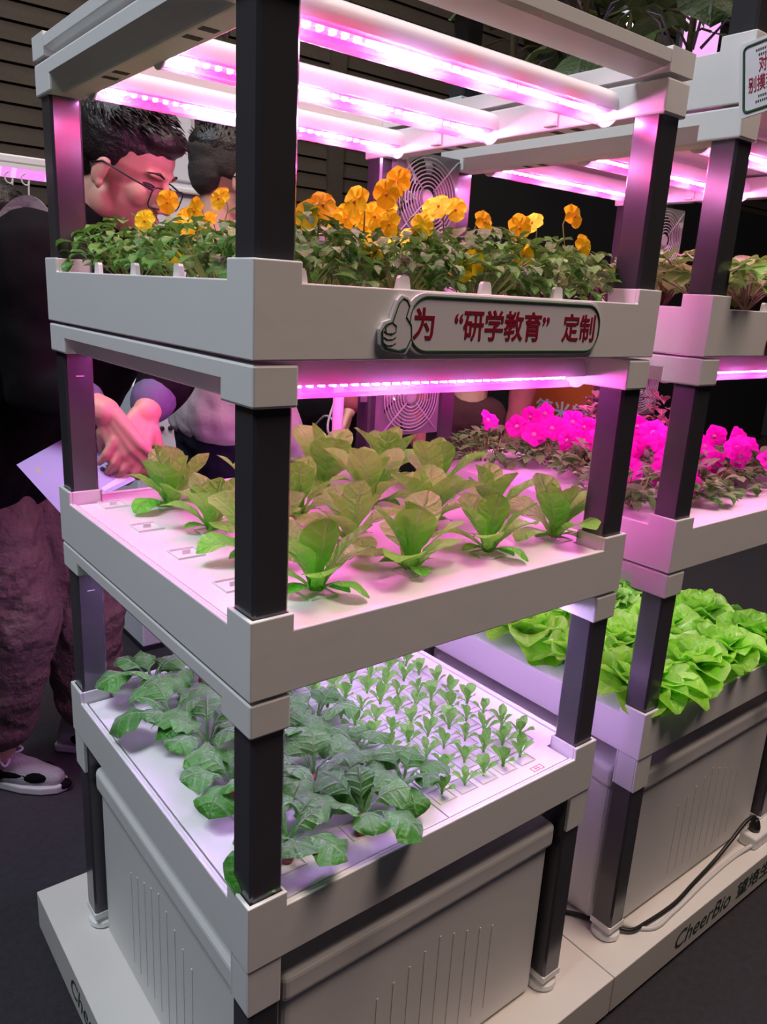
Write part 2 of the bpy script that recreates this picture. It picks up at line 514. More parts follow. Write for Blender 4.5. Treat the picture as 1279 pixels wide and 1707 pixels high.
# far wall of horizontal boards (overlapping, dark gaps between)
mb = MB()
mb.box(-5, 9, 4.05, 4.15, 0, 5.0)
z = 0.02
while z < 4.9:
    for x0, x1 in ((-5, 2.02), (2.06, 2.78), (2.9, 4.6), (4.66, 9)):
        mb.add([(x0, 4.05, z), (x1, 4.05, z), (x1, 4.05, z + .086), (x0, 4.05, z + .086),
                (x0, 4.022, z), (x1, 4.022, z), (x1, 4.036, z + .086), (x0, 4.036, z + .086)],
               [(4, 5, 6, 7), (0, 1, 5, 4), (3, 7, 6, 2), (0, 4, 7, 3), (1, 2, 6, 5)])
    z += 0.0965
mb.box(2.78, 2.90, 4.0, 4.06, 0, 5.0)
tag(obj('wall_back', mb, M['slat']), kind='structure')

# black sheet added for the furniture shadows before the wall on the right
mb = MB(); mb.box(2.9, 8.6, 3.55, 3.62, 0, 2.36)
tag(obj('shade_backdrop', mb, M['shade_black']), 'tall black backdrop added for the shadows in front of the slatted wall', 'backdrop')

# display platform blocks
def platform(x0, x1, label, texts):
    t = thing('display_platform', ((x0 + x1) / 2, 0.35, 0), label, 'platform', None)
    mb = MB(); mb.box(x0, x1, -0.053, 0.822, 0.012, PLAT)
    obj('body', mb, M['platform'], t, bevel=0.002)
    mb = MB(); mb.box(x0 + .02, x1 - .02, -0.035, 0.80, 0.0, 0.013)
    obj('plinth', mb, M['dark'], t)
    for me in texts:
        me_obj('lettering', me, t)
    return t
XS = 0.797
front = lambda x, z: Matrix.Translation((x, -0.0532, z)) @ Matrix.Rotation(PI / 2, 4, 'X')
leftf = lambda y, z: Matrix.Translation((-0.0622, y, z)) @ Matrix.Rotation(-PI / 2, 4, 'Z') @ Matrix.Rotation(PI / 2, 4, 'X')
platform(-0.062, XS - 0.001, 'white laminate display platform block under the flower and lettuce rack',
         [text_mesh('CheerBio', 0.062, M['ink'], leftf(0.60, 0.036), shear=0.25)])
platform(XS + 0.001, XS + 1.6, 'white laminate display platform block under the right rack, dark lettering on its front',
         [text_mesh('CheerBio', 0.062, M['ink'], front(1.02, 0.036), shear=0.25),
          text_mesh('\u671b\u57f9\u751f\u7269', 0.045, M['ink'], front(1.29, 0.040), bold=0.0006, sx=1.25)])

# ------------------------------------------------------------------ growing rack
def ring_box(mb, x0, x1, y0, y1, z0, z1, w):
    mb.box(x0, x1, y0, y0 + w, z0, z1); mb.box(x0, x1, y1 - w, y1, z0, z1)
    mb.box(x0, x0 + w, y0 + w, y1 - w, z0, z1); mb.box(x1 - w, x1, y0 + w, y1 - w, z0, z1)

def corner_xy(sx, sy, a, b):
    """square from a to b measured inwards from a corner of the rack"""
    x = (a, b) if sx == 0 else (W - b, W - a)
    y = (a, b) if sy == 0 else (D - b, D - a)
    return x[0], x[1], y[0], y[1]

CB = 0.057
def tray_mb(T, skirt=False):
    """one continuous wall round the tray: low along the sides, raised at the four corner blocks round the posts"""
    mb = MB()
    rim = T - 0.021; bot = T - 0.0995; w = 0.0058
    pts = []
    for (cx, cy), (dx, dy), L in (((0, 0), (1, 0), W), ((W, 0), (0, 1), D), ((W, D), (-1, 0), W), ((0, D), (0, -1), D)):
        nx, ny = -dy, dx                                   # inwards
        for k, q in enumerate((0, CB, L - CB)):
            o = (cx + dx * q, cy + dy * q)
            i = (o[0] + nx * w, o[1] + ny * w)
            if k == 0: i = (o[0] + nx * w + dx * w, o[1] + ny * w + dy * w)
            pts.append((o, i, k))
    n = len(pts); vs = []
    for o, i, k in pts:
        for z in (bot, rim, T): vs.append((*o, z))
        for z in (bot, rim, T): vs.append((*i, z))
    fs = []
    for a in range(n):
        b = (a + 1) % n; A = 6 * a; B = 6 * b; k = pts[a][2]
        fs += [(A, B, B + 1, A + 1), (A + 3, A + 4, B + 4, B + 3), (A, A + 3, B + 3, B)]
        if k == 1:
            fs += [(A + 1, B + 1, B + 4, A + 4)]
            fs += [(A + 1, A + 4, A + 5, A + 2), (B + 1, B + 2, B + 5, B + 4)]
        else:
            fs += [(A + 1, B + 1, B + 2, A + 2), (A + 4, A + 5, B + 5, B + 4), (A + 2, B + 2, B + 5, A + 5)]
    mb.add(vs, fs)
    mb.box(w, W - w, w, D - w, bot + .0008, bot + 0.006)
    for x0, x1, y0, y1 in ((CB, W - CB, w, .0105), (CB, W - CB, D - .0105, D - w), (w, .0105, CB, D - CB), (W - .0105, W - w, CB, D - CB)):
        mb.box(x0, x1, y0, y1, bot + .006, rim - .0004)
    for sx in (0, 1):
        for sy in (0, 1):
            x0, x1, y0, y1 = corner_xy(sx, sy, 0, CB)
            xi = (CB - .0042, CB) if sx == 0 else (W - CB, W - CB + .0042)
            yi = (CB - .0042, CB) if sy == 0 else (D - CB, D - CB + .0042)
            ya = (w, CB) if sy == 0 else (D - CB, D - w)
            xa = (w, CB) if sx == 0 else (W - CB, W - w)
            mb.box(xi[0], xi[1], ya[0], ya[1], bot + .006, T - .0002)
            mb.box(xa[0], xa[1], yi[0], yi[1], bot + .006, T - .0003)
            if skirt:
                a0, a1, b0, b1 = corner_xy(sx, sy, 0.002, 0.051)
                ring_box(mb, a0, a1, b0, b1, bot - 0.0745, bot - 0.0006, 0.0042)
    return mb

def side_profile(mb, x, s, T):
    """beam along y whose outer face is upright at the top and slopes inwards below; s = inward direction"""
    top = T - 0.1035; bot = T - 0.149
    prof = [(0.001, top), (0.001, top - 0.020), (0.020, bot), (0.056, bot), (0.056, top)]
    y0, y1 = 0.07, D - 0.07
    n = len(prof)
    vs = [(x + s * p[0], y0, p[1]) for p in prof] + [(x + s * p[0], y1, p[1]) for p in prof]
    fs = [tuple(range(n)), tuple(range(n, 2 * n))[::-1]]
    fs += [(i, n + i, n + (i + 1) % n, (i + 1) % n) for i in range(n)]
    if s < 0: fs = [f[::-1] for f in fs]
    mb.add(vs, fs)

def frame_mb(T, sx):
    """one side beam with its two corner blocks"""
    mb = MB()
    side_profile(mb, 0 if sx == 0 else W, 1 if sx == 0 else -1, T)
    top = T - 0.1035; bot = T - 0.149
    if 1:
        for sy in (0, 1):
            x0, x1, y0, y1 = corner_xy(sx, sy, 0.001, CB - 0.001)
            yy0, yy1 = (y0, 0.075) if sy == 0 else (D - 0.075, y1)
            mb.box(x0, x1, yy0, yy1, bot, top)
    return mb

def light_tube(parent, y, T, led):
    zc = T - 0.133; x0, x1 = 0.054, W - 0.054
    ox, oy = root_off(parent).x, root_off(parent).y
    hb = MB()
    prof = [(0.0205, -0.0035), (0.021, 0.004), (0.020, 0.011), (0.016, 0.020), (0.006, 0.0255), (-0.006, 0.0255), (-0.016, 0.020), (-0.020, 0.011), (-0.021, 0.004), (-0.0205, -0.0035)]
    n = len(prof)
    hb.add([(xx, y + p[0], zc + p[1]) for xx in (x0, x1) for p in prof], [(i, i + 1, n + i + 1, n + i) for i in range(n - 1)])
    t = obj('light_tube', hb, M['shell'], parent, smooth=True)
    sb = MB()
    pb = MB(); pb.box(x0 + .004, x1 - .004, y - .0062, y + .0062, zc - .0042, zc - .0015)
    obj('led_plate', pb, M['tube'], t)
    k = int((x1 - x0 - .02) / .017)
    for i in range(k):
        xx = x0 + .012 + i * .017
        sb.box(xx - .0024, xx + .0024, y - .0045, y + .0045, zc - .0085, zc - .0042)
    obj('led_strip', sb, led, t)
    cb = MB()
    vs = []; fs = []
    m = 10
    for xx in (x0, x1):
        for i in range(m + 1):
            a = PI + PI * i / m
            vs.append((xx, y + 0.0185 * math.cos(a), zc - 0.004 + 0.0185 * math.sin(a)))
    for i in range(m): fs.append((i, i + 1, m + 2 + i, m + 1 + i))
    cb.add(vs, fs)
    obj('cover', cb, M['cover'], t, smooth=True)
    for xa, xb in ((x0 - .002, x0), (x1, x1 + .002)):
        eb = MB()
        pr = [(0.0215 * math.cos(PI + PI * i / 10), -0.004 + 0.0195 * math.sin(PI + PI * i / 10)) for i in range(11)] + [(0.0215, 0.010), (0.016, 0.023), (0.0, 0.0265), (-0.016, 0.023), (-0.0215, 0.010)]
        q = len(pr)
        eb.add([(xa, y + p[0], zc + p[1]) for p in pr] + [(xb, y + p[0], zc + p[1]) for p in pr],
               [tuple(range(q))[::-1], tuple(range(q, 2 * q))] + [(i, (i + 1) % q, q + (i + 1) % q, q + i) for i in range(q)])
        obj('end_cap', eb, M['tube'], t)
    return t

def post_mb(sx, sy, z0, z1):
    mb = MB()
    x0, x1, y0, y1 = corner_xy(sx, sy, 0.0065, 0.0535)
    c = 0.004
    poly = [(x0 + c, y0), (x1 - c, y0), (x1, y0 + c), (x1, y1 - c), (x1 - c, y1), (x0 + c, y1), (x0, y1 - c), (x0, y0 + c)]
    mb.prism(poly, z0, z1)
    return mb

def bracket_clip(mb, y, T):
    """small hanging hook on the inner face of the right beam"""
    x = W - 0.058
    mb.box(x - 0.004, x, y - 0.011, y + 0.011, T - 0.146, T - 0.112)
    mb.box(x - 0.010, x - 0.004, y - 0.011, y + 0.011, T - 0.146, T - 0.138)

def build_rack(root, top, cap):
    """posts, trays, frames under the trays, light tubes; everything a part of the rack"""
    trays = [T1, T2, T3] if cap else [T0, T1, T2, T3]
    for T in trays:
        tr = obj('tray', tray_mb(T, T == T3), M['white'], root, bevel=0.0016)
        if T == T1:
            for xx in (0.06 + .0, 0.20, 0.333, 0.471):
                cb = MB(); cb.prism([(-.010, 0), (-.0075, .013), (-.005, .016), (.005, .016), (.0075, .013), (.010, 0)], -.003, .003,
                                    Mx=Matrix.Translation((xx + root.location.x if 0 else xx, .0135, T - .022)) @ Matrix.Rotation(PI / 2, 4, 'X'))
                obj('clip', cb, M['white'], tr)
            for yy in (0.204, 0.34, 0.48):
                cb = MB(); cb.prism([(-.010, 0), (-.0075, .013), (-.005, .016), (.005, .016), (.0075, .013), (.010, 0)], -.003, .003,
                                    Mx=Matrix.Translation((.0135, yy, T - .022)) @ Matrix.Rotation(PI / 2, 4, 'Z') @ Matrix.Rotation(PI / 2, 4, 'X'))
                obj('clip', cb, M['white'], tr)
    for T, led in ((T0, M['led_pink']), (T1, M['led_mid']), (T2, M['led_white'])):
        for sx in (0, 1):
            fr = obj('side_beam', frame_mb(T, sx), M['white'], root, bevel=0.003)
            for yy in (0.16, 0.20, 0.42, 0.46):
                sl = MB()
                xa = 0.026 if sx == 0 else W - .046
                sl.box(xa, xa + .020, yy, yy + .014, T - .1495, T - .148)
                obj('slot', sl, M['dark'], fr)
            if sx:
                for yy in (0.20, 0.47):
                    hk = MB(); bracket_clip(hk, yy, T)
                    obj('hook', hk, M['white'], fr, bevel=0.002)
        for y in (0.10, 0.34, 0.59):
            light_tube(root, y, T, led)
    if cap:
        cm = MB()
        z0, z1 = T0 - 0.098, T0 - 0.0705
        ring = 0.057
        def beam(along, at, s):
            prof = [(0.001, z1), (0.001, z1 - 0.016), (0.010, z1 - .020), (ring, z0 + .0005), (ring, z0 + .001), (ring, z1 - .004), (0.010, z1)]
            n = len(prof)
            e0, e1 = 0.05, (W if along == 'x' else D) - 0.05
            if along == 'x':
                vs = [(e0, at + s * p[0], p[1]) for p in prof] + [(e1, at + s * p[0], p[1]) for p in prof]
            else:
                vs = [(at + s * p[0], e0, p[1]) for p in prof] + [(at + s * p[0], e1, p[1]) for p in prof]
            fs = [tuple(range(n)), tuple(range(n, 2 * n))[::-1]] + [(i, n + i, n + (i + 1) % n, (i + 1) % n) for i in range(n)]
            cm.add(vs, fs)
        beam('x', 0, 1); beam('x', D, -1); beam('y', 0, 1); beam('y', W, -1)
        for sx in (0, 1):
            for sy in (0, 1):
                x0, x1, y0, y1 = corner_xy(sx, sy, 0, CB)
                cm.box(x0, x1, y0, y1, z0, z1 + 0.005)
        obj('top_frame', cm, M['white'], root, bevel=0.003)
    for sx in (0, 1):
        for sy in (0, 1):
            spans = [(PLAT + 0.034, T3 - 0.02), (T3 - 0.02, T2 - 0.12), (T2 - 0.02, T1 - 0.12), (T1 - 0.02, T0 - 0.12)]
            if not cap: spans.append((T0 - 0.02, T0 + 0.42))
            for z0, z1 in spans:
                p = obj('post', post_mb(sx, sy, z0, z1), M['post'], root)
            x0, x1, y0, y1 = corner_xy(sx, sy, 0.005, 0.055)
            fb = MB()
            fb.box(x0, x1, y0, y1, PLAT + .026, PLAT + .040)
            cx, cy = (x0 + x1) / 2, (y0 + y1) / 2
            fb.lathe([(0.026, 0), (0.030, .004), (0.029, .014), (0.020, .020), (0.018, .028)], 20, Matrix.Translation((cx, cy, PLAT)))
            obj('foot', fb, M['board'], root, bevel=0.001, smooth=False)

rack = thing('growing_rack', (0, 0, PLAT), 'white three-tier growing rack with dark posts, nearest the camera, sign on its top tray', 'rack', 'white growing racks')
build_rack(rack, T0, True)
# water pipe at the back of the middle tier, a short white line on each left post as in the picture
pb = MB(); pb.lathe([(0.012, T2 - .03), (0.012, T1 - .175)], 16, Matrix.Translation((0.57, 0.655, 0)))
pb.lathe([(0.022, T1 - .178), (0.023, T1 - .150), (0.023, T1 - .11)], 16, Matrix.Translation((0.572, 0.655, 0)))
obj('water_pipe', pb, M['white'], rack, smooth=False)
for T in (T1, T2):
    lb = MB(); lb.box(0.024, 0.037, D - .0536, D - .0530, T - .188, T - .1868)
    obj('level_mark', lb, M['sign'], rack)

rack2 = thing('growing_rack', (PITCH, 0, PLAT), 'taller white growing rack with dark posts and four trays, on the right', 'rack', 'white growing racks')
def build_rack2():
    # same mesh data as the first rack for the shared parts
    for ch in list(rack.children):
        if ch.name.split('.')[0] in ('top_frame', 'water_pipe', 'level_mark'): continue
        copy_tree(ch, rack2)
    tr = obj('tray', shift(tray_mb(T0), PITCH), M['white'], rack2, bevel=0.0016)
    for sx in (0, 1):
        for sy in (0, 1):
            obj('post', shift(post_mb(sx, sy, T0 - .02, T0 + .45), PITCH), M['post'], rack2)
def shift(mb, dx, dy=0, dz=0):
    mb.v = [(p[0] + dx, p[1] + dy, p[2] + dz) for p in mb.v]
    return mb
build_rack2()

# fans of clear plastic hung between the racks
def fan(label, cx, cy, cz, s=0.172):
    parent = thing('fan', (cx, cy, cz - s / 2), label, 'fan', 'clear fans between the racks')
    f = MB()
    n = 28; R = s / 2 * 0.94; h = s / 2
    vs = []; fs = []
    for yy in (cy - .013, cy + .013):
        for i in range(n):
            a = 2 * PI * i / n + PI / 4
            c, d = math.cos(a), math.sin(a)
            m = max(abs(c), abs(d))
            vs.append((cx + c / m * h, yy, cz + d / m * h))
        for i in range(n):
            a = 2 * PI * i / n + PI / 4
            vs.append((cx + R * math.cos(a), yy, cz + R * math.sin(a)))
    for i in range(n):
        j = (i + 1) % n
        fs += [(i, j, n + j, n + i), (2 * n + i, 3 * n + i, 3 * n + j, 2 * n + j), (i, 2 * n + i, 2 * n + j, j), (n + i, n + j, 3 * n + j, 3 * n + i)]
    f.add(vs, fs)
    obj('fan_frame', f, M['clear'], parent); o = parent
    g = MB()
    for k in range(0, 8):
        rr = R * (0.30 + 0.095 * k)
        g.tube([(cx + rr * math.cos(2 * PI * i / 28), cy - .016, cz + rr * math.sin(2 * PI * i / 28)) for i in range(29)], 0.0016, 5, False)
    for k in range(4):
        a = PI / 4 + k * PI / 2
        g.tube([(cx + R * .25 * math.cos(a), cy - .016, cz + R * .25 * math.sin(a)), (cx + h * 1.30 * math.cos(a), cy - .016, cz + h * 1.30 * math.sin(a))], 0.0019, 5)
    obj('fan_grille', g, M['clear2'], o, smooth=True)
    hb = MB()
    hb.lathe([(R * .22, -.012), (R * .22, .012), (R * .18, .016)], 22, Matrix.Translation((cx, cy, cz)) @ Matrix.Rotation(PI / 2, 4, 'X'))
    obj('fan_hub', hb, M['clear2'], o)
    b = MB()
    for k in range(7):
        a0 = 2 * PI * k / 7
        vs = []
        for i in range(6):
            rr = R * (.27 + .68 * i / 5)
            for j in range(4):
                a = a0 + .25 * i / 5 + j * .19
                vs.append((cx + rr * math.cos(a), cy + .010 - .006 * j, cz + rr * math.sin(a)))
        b.add(vs, [(i * 4 + j, i * 4 + j + 1, i * 4 + j + 5, i * 4 + j + 4) for i in range(5) for j in range(3)])
    obj('fan_blades', b, M['clear'], o, smooth=True)
    # arm that holds the fan to the rack's back post
    a = MB(); a.box(cx - h - .030, cx - h + .012, cy + .012, cy + .020, cz - .012, cz + .012)
    obj('fan_arm', a, M['clear'], o)
fan('clear plastic fan behind the yellow flowers at the back post', 0.758, 0.640, 1.588)
fan('clear plastic fan above the upright lettuces at the back post', 0.748, 0.640, 1.172)
fan('clear plastic fan behind the toothed-leaf plants of the right rack', 1.640, 0.640, 1.575)
fan('clear plastic fan above the magenta petunias of the right rack', 1.635, 0.640, 1.172)

# ------------------------------------------------------------------ water tanks
def tank_poly(m, notch):
    x0, x1, y0, y1 = m, W - m, m, D - m
    n = notch
    return [(x0 + n, y0), (x1 - n, y0), (x1 - n, y0 + n), (x1, y0 + n), (x1, y1 - n), (x1 - n, y1 - n), (x1 - n, y1), (x0 + n, y1), (x0 + n, y1 - n), (x0, y1 - n), (x0, y0 + n), (x0 + n, y0 + n)]
def build_tank(t):
    b = MB(); b.prism(tank_poly(0.024, 0.040), PLAT + .001, PLAT + .345)
    body = obj('body', b, M['tank'], t, bevel=0.016, seg=4)
    r = MB(); r.prism(tank_poly(0.016, 0.046), PLAT + .337, PLAT + .387)
    obj('rim', r, M['tank'], t, bevel=0.012, seg=4)
    for i in range(9):
        rb = MB(); y = 0.22 + i * 0.032
        rb.box(0.0230, 0.0245, y, y + 0.003, PLAT + .05, PLAT + .30 - abs(i - 4) * .012); obj('rib', rb, M['tank'], t)
    for i in range(9):
        rb = MB(); x = 0.24 + i * 0.032
        rb.box(x, x + .003, 0.0230, 0.0245, PLAT + .05, PLAT + .28 - abs(i - 4) * .012); obj('rib', rb, M['tank'], t)
tank = thing('water_tank', (0, 0, PLAT), 'white ribbed plastic water tank under the lowest tray of the near rack', 'tank', 'white water tanks')
build_tank(tank)
tank2 = copy_tree(tank); tank2.location = (PITCH, 0, PLAT)
tank2['label'] = 'white plastic water tank under the lettuce tray of the right rack'

# ------------------------------------------------------------------ planting boards lying in the trays
def board(T, x0, x1, label, holes, grid, ox=0, group='white planting boards'):
    """white lid with square cup rims; holes: list of (x, y)"""
    z = T - 0.0235
    t = thing('planting_board', (ox + (x0 + x1) / 2, D / 2, z - .004), label, 'board', group)
    mb = MB()
    c = 0.047
    left = x0 < 0.05; right = x1 > W - 0.05
    poly = []
    poly += [(x0, 0.0135 + c), (x0 + c, 0.0135 + c), (x0 + c, 0.0135)] if left else [(x0, 0.0135)]
    poly += [(x1 - c, 0.0135), (x1 - c, 0.0135 + c), (x1, 0.0135 + c)] if right else [(x1, 0.0135)]
    poly += [(x1, D - .0135 - c), (x1 - c, D - .0135 - c), (x1 - c, D - .0135)] if right else [(x1, D - .0135)]
    poly += [(x0 + c, D - .0135), (x0 + c, D - .0135 - c), (x0, D - .0135 - c)] if left else [(x0, D - .0135)]
    mb.prism([(p[0] + ox, p[1]) for p in poly], z - .004, z)
    obj('sheet', mb, M['board'], t, bevel=0.0008)
    if holes:
        g = grid / 2
        for x, y in holes:
            h = MB(); ring_box(h, ox + x - g, ox + x + g, y - g, y + g, z - .001, z + .0022, .0016)
            obj('cup_rim', h, M['board'], t)
    return t
LX = (0.145, 0.308, 0.465, 0.625); LY = (0.088, 0.235, 0.39, 0.548)
empty = [(0.066, y) for y in (0.165, 0.312, 0.460, 0.612)]
bd = board(T2, 0.0135, W - .0135, 'white planting board under the upright lettuces in the middle tray', [(x, y) for x in LX for y in LY], 0.042)
for x, y in empty:
    e = MB(); g = .021
    ring_box(e, x - g, x + g, y - g, y + g, T2 - .0245, T2 - .0205, .0018)
    e.box(x - .006, x + .006, y - .0012, y + .0012, T2 - .0245, T2 - .017)
    obj('empty_cup', e, M['board'], bd)
me_obj('lettering', text_mesh('CheerBio', 0.024, M['green'], Matrix.Translation((0.50, 0.165, T2 - .0234)), depth=.0003), bd)
board(T3, 0.0135, 0.352, 'white planting board under the red radishes in the lowest tray', [(x, y) for x in (.10, .22, .32) for y in (.07, .20, .33, .46, .59)], 0.040)
SX = [0.380 + 0.047 * i for i in range(6)]; SY = [0.060 + 0.0465 * j for j in range(13)]
bs = board(T3, 0.354, W - .0135, 'white planting board full of seedling cells in the lowest tray, red stamp in its corner', [(x, y) for x in SX for y in SY if not (x > .60 and y < .08)], 0.036)
sm = MB()
for (a, b, c, d) in ((.0, .026, 0, .0012), (.0, .026, .0108, .012), (0, .0012, 0, .012), (.0248, .026, 0, .012), (.005, .021, .0055, .0065), (.009, .010, .002, .010), (.015, .016, .002, .010)):
    sm.box(0.556 + a, 0.556 + b, 0.018 + c, 0.018 + d, T3 - .0236, T3 - .0231)
obj('red_stamp', sm, M['stamp'], bs)
board(T1, 0.0135, W - .0135, 'white planting board under the yellow pansies in the top tray', [], .04)
board(T2, 0.0135, W - .0135, 'white planting board under the magenta petunias in the right rack', [], .04, PITCH)
board(T3, 0.0135, W - .0135, 'white planting board under the bright green lettuces in the right rack', [], .04, PITCH)
board(T1, 0.0135, W - .0135, 'white planting board under the toothed-leaf plants in the right rack', [], .04, PITCH)
board(T0, 0.0135, W - .0135, 'white planting board under the tall dark-leaved plants topmost in the right rack', [], .04, PITCH)

# ------------------------------------------------------------------ plants
def frame_at(p, yaw, tilt=0.0, roll=0.0):
    return Matrix.Translation(Vector(p)) @ Matrix.Rotation(yaw, 4, 'Z') @ Matrix.Rotation(-tilt, 4, 'Y') @ Matrix.Rotation(roll, 4, 'X')

def foliage_obj(name, me, m, parent, loc=(0, 0, 0), rz=0.0, sc=1.0):
    o = bpy.data.objects.new(name, me)
    COL.objects.link(o); o.parent = parent
    o.location = loc; o.rotation_euler = (0, 0, rz); o.scale = (sc, sc, sc)
    return o

def near_words(x, y, nx, ny):
    """row and column of a grid place, counted from the camera's corner of the rack"""
    return ORD[nx], ORD[ny]

# --- yellow pansies, top tray of the near rack
def pansy_foliage(seed):
    r = random.Random(seed)
    mb = MB(); st = MB()
    for i in range(270):
        a = r.uniform(0, 2 * PI); q = math.sqrt(r.random())
        rad = 0.092 * q
        top = 0.088 * (1 - 0.55 * q * q)
        z = top * (r.random() ** 0.55) + 0.004
        tilt = r.uniform(-0.5, 0.75)
        L = r.uniform(0.017, 0.032)
        mb.leaf(frame_at((rad * math.cos(a), rad * math.sin(a), z), a + r.uniform(-1.1, 1.1), 0), L, L * r.uniform(.26, .40), a0=tilt, curl=r.uniform(-1.4, -.2), cup=.25, p0=.15, k=1.1, nl=4, nw=2, ser=.12, sern=4, rng=r)
    for i in range(26):
        a = r.uniform(0, 2 * PI); rad = 0.09 * r.random() ** .5
        st.tube([(rad * .35 * math.cos(a), rad * .35 * math.sin(a), 0), (rad * .8 * math.cos(a), rad * .8 * math.sin(a), .035), (rad * math.cos(a), rad * math.sin(a), .07 * (1 - .4 * rad / .09))], .0011, 4)
    return mb.mesh('foliage', M['leaf_pansy'], True), st.mesh('stems', M['stem_g'], True)

def pansy_flower(seed, closed=False):
    """five ruffled petals facing +X: two above, two at the sides, a broad one below"""
    r = random.Random(seed)
    mb = MB()
    specs = [(PI / 2 - .55, .0195, .0105, -.0010), (PI / 2 + .55, .0195, .0105, -.0018), (.0, .0185, .0095, .0006), (PI - .0, .0185, .0095, .0004), (-PI / 2, .0200, .0130, .0014)]
    for ang, L, w, off in specs:
        ang += r.uniform(-.1, .1)
        back = r.uniform(.05, .35) if not closed else 1.0
        # petal frame: leaf's x axis along the petal, z axis towards +X (the face)
        Mx = Matrix.Translation((off, 0, 0)) @ Matrix.Rotation(-(ang - PI / 2), 4, 'X') @ Matrix(((0, 0, 1, 0), (0, 1, 0, 0), (1, 0, 0, 0), (0, 0, 0, 1)))
        mb.leaf(Mx, L, w, a0=-.12 + back * .3, curl=-back, cup=.12, p0=.04, pet=.25, k=1.15, e=.5, ruf=.12, rufn=1.6, nl=6, nw=6, rng=r)
    return mb.mesh('flower', M['petal_y'], True)

def eye_mesh():
    mb = MB(); mb.ball((.0022, 0, -.0015), (.0016, .0022, .0026), 8)
    return mb.mesh('flower_eye', M['petal_eye'], True)

PF = [pansy_foliage(11 + i) for i in range(3)]
PFL = [pansy_flower(40 + i) for i in range(3)] + [pansy_flower(50, True)]
EYE = eye_mesh()
PX = (0.115, 0.275, 0.435, 0.595); PY = (0.118, 0.275, 0.435, 0.595)
ZB = T1 - .0235
pans = []
for j, y in enumerate(PY):
    for i, x in enumerate(PX):
        r = random.Random(i * 7 + j)
        xx, yy = x + r.uniform(-.012, .012), y + r.uniform(-.012, .012)
        t = thing('pansy', (xx, yy, ZB), 'yellow pansy in the top tray, %s from the left, %s row behind the sign' % (ORD[i], ORD[j]), 'pansy', 'yellow pansies in the top tray')
        rz = r.uniform(0, 6.28); sc = r.uniform(.92, 1.08)
        foliage_obj('foliage', PF[(i + j) % 3][0], M['leaf_pansy'], t, rz=rz, sc=sc)
        foliage_obj('stems', PF[(i + j) % 3][1], M['stem_g'], t, rz=rz, sc=sc)
        pans.append(t)
FLW = [(0.112, 0.46, 1.503), (0.092, 0.50, 1.477), (0.098, 0.37, 1.464), (0.126, 0.40, 1.490), (0.144, 0.40, 1.478), (0.130, 0.33, 1.503), (0.072, 0.36, 1.428),
       (0.165, 0.13, 1.489), (0.142, 0.13, 1.475), (0.213, 0.13, 1.498), (0.225, 0.20, 1.483), (0.249, 0.20, 1.485), (0.279, 0.20, 1.488), (0.250, 0.14, 1.485), (0.262, 0.11, 1.525), (0.245, 0.11, 1.509),
       (0.245, 0.10, 1.474), (0.317, 0.20, 1.503), (0.265, 0.06, 1.472), (0.350, 0.13, 1.507), (0.381, 0.13, 1.506), (0.401, 0.20, 1.512), (0.418, 0.11, 1.493), (0.358, 0.06, 1.436), (0.335, 0.062, 1.425),
       (0.490, 0.11, 1.492), (0.55, 0.14, 1.505), (0.600, 0.105, 1.518), (0.470, 0.08, 1.453), (0.600, 0.08, 1.475), (0.205, 0.08, 1.441),
       (0.43, 0.40, 1.492), (0.54, 0.42, 1.488), (0.60, 0.55, 1.495), (0.30, 0.56, 1.50), (0.20, 0.60, 1.495)]
for n, p in enumerate(FLW):
    r = random.Random(300 + n)
    t = min(pans, key=lambda q: (q.location.x - p[0]) ** 2 + (q.location.y - p[1]) ** 2)
    lx, ly, lz = p[0] - t.location.x, p[1] - t.location.y, p[2] - t.location.z
    closed = n in (18, 30)
    yaw = math.atan2(-.75, -.55) + r.uniform(-.75, .75)
    fo = foliage_obj('flower', PFL[3] if closed else PFL[n % 3], M['petal_y'], t, (lx, ly, lz))
    fo.rotation_euler = Euler((r.uniform(-.5, .5), -r.uniform(-.1, .55), yaw), 'XYZ')
    s = r.uniform(.82, 1.02); fo.scale = (s, s, s)
    if not closed:
        foliage_obj('flower_eye', EYE, M['petal_eye'], fo)
    sb = MB()
    d = Vector((math.cos(yaw), math.sin(yaw), 0))
    P = Vector((lx, ly, lz)) - d * .002
    sb.tube([P, P - d * .012 + Vector((0, 0, .002)), P - d * .018 + Vector((0, 0, -.012)), Vector((lx * .8, ly * .8, lz * .5))], .0010, 5)
    foliage_obj('flower_stalk', sb.mesh('flower_stalk', M['stem_g'], True), M['stem_g'], t)

# --- upright lettuces, middle tray
def lettuce(seed, big=1.0):
    r = random.Random(seed)
    mb = MB()
    n = r.randint(8, 9)
    a = r.uniform(0, 6)
    for i in range(n):
        q = i / (n - 1)                       # 0 inner, 1 outer
        a += 2.4 + r.uniform(-.3, .3)
        L = big * (0.100 + .028 * r.random()) * (1 - .22 * q * q)
        if i < 2: L *= .85
        mb.leaf(frame_at((.006 * q * math.cos(a), .006 * q * math.sin(a), .004), a), L, L * r.uniform(.235, .300), a0=1.48 - .60 * q - r.uniform(0, .15), curl=-(.15 + 1.35 * q ** 1.5 + r.uniform(-.1, .3)),
                cup=.30 - .30 * q + r.uniform(-.1, .1), p0=.22, pet=.22, k=1.35, e=.52, ruf=.06, rufn=2.6, nl=10, nw=6, twist=r.uniform(-.35, .35), rng=r)
    for i in range(3):
        a += 2.1
        L = .05 * big
        mb.leaf(frame_at((0, 0, .006), a), L, L * .30, a0=.55, curl=-1.0, cup=.1, p0=.15, pet=.25, k=1.5, nl=7, nw=4, rng=r)
    return mb.mesh('foliage', M['leaf_lettuce'], True)
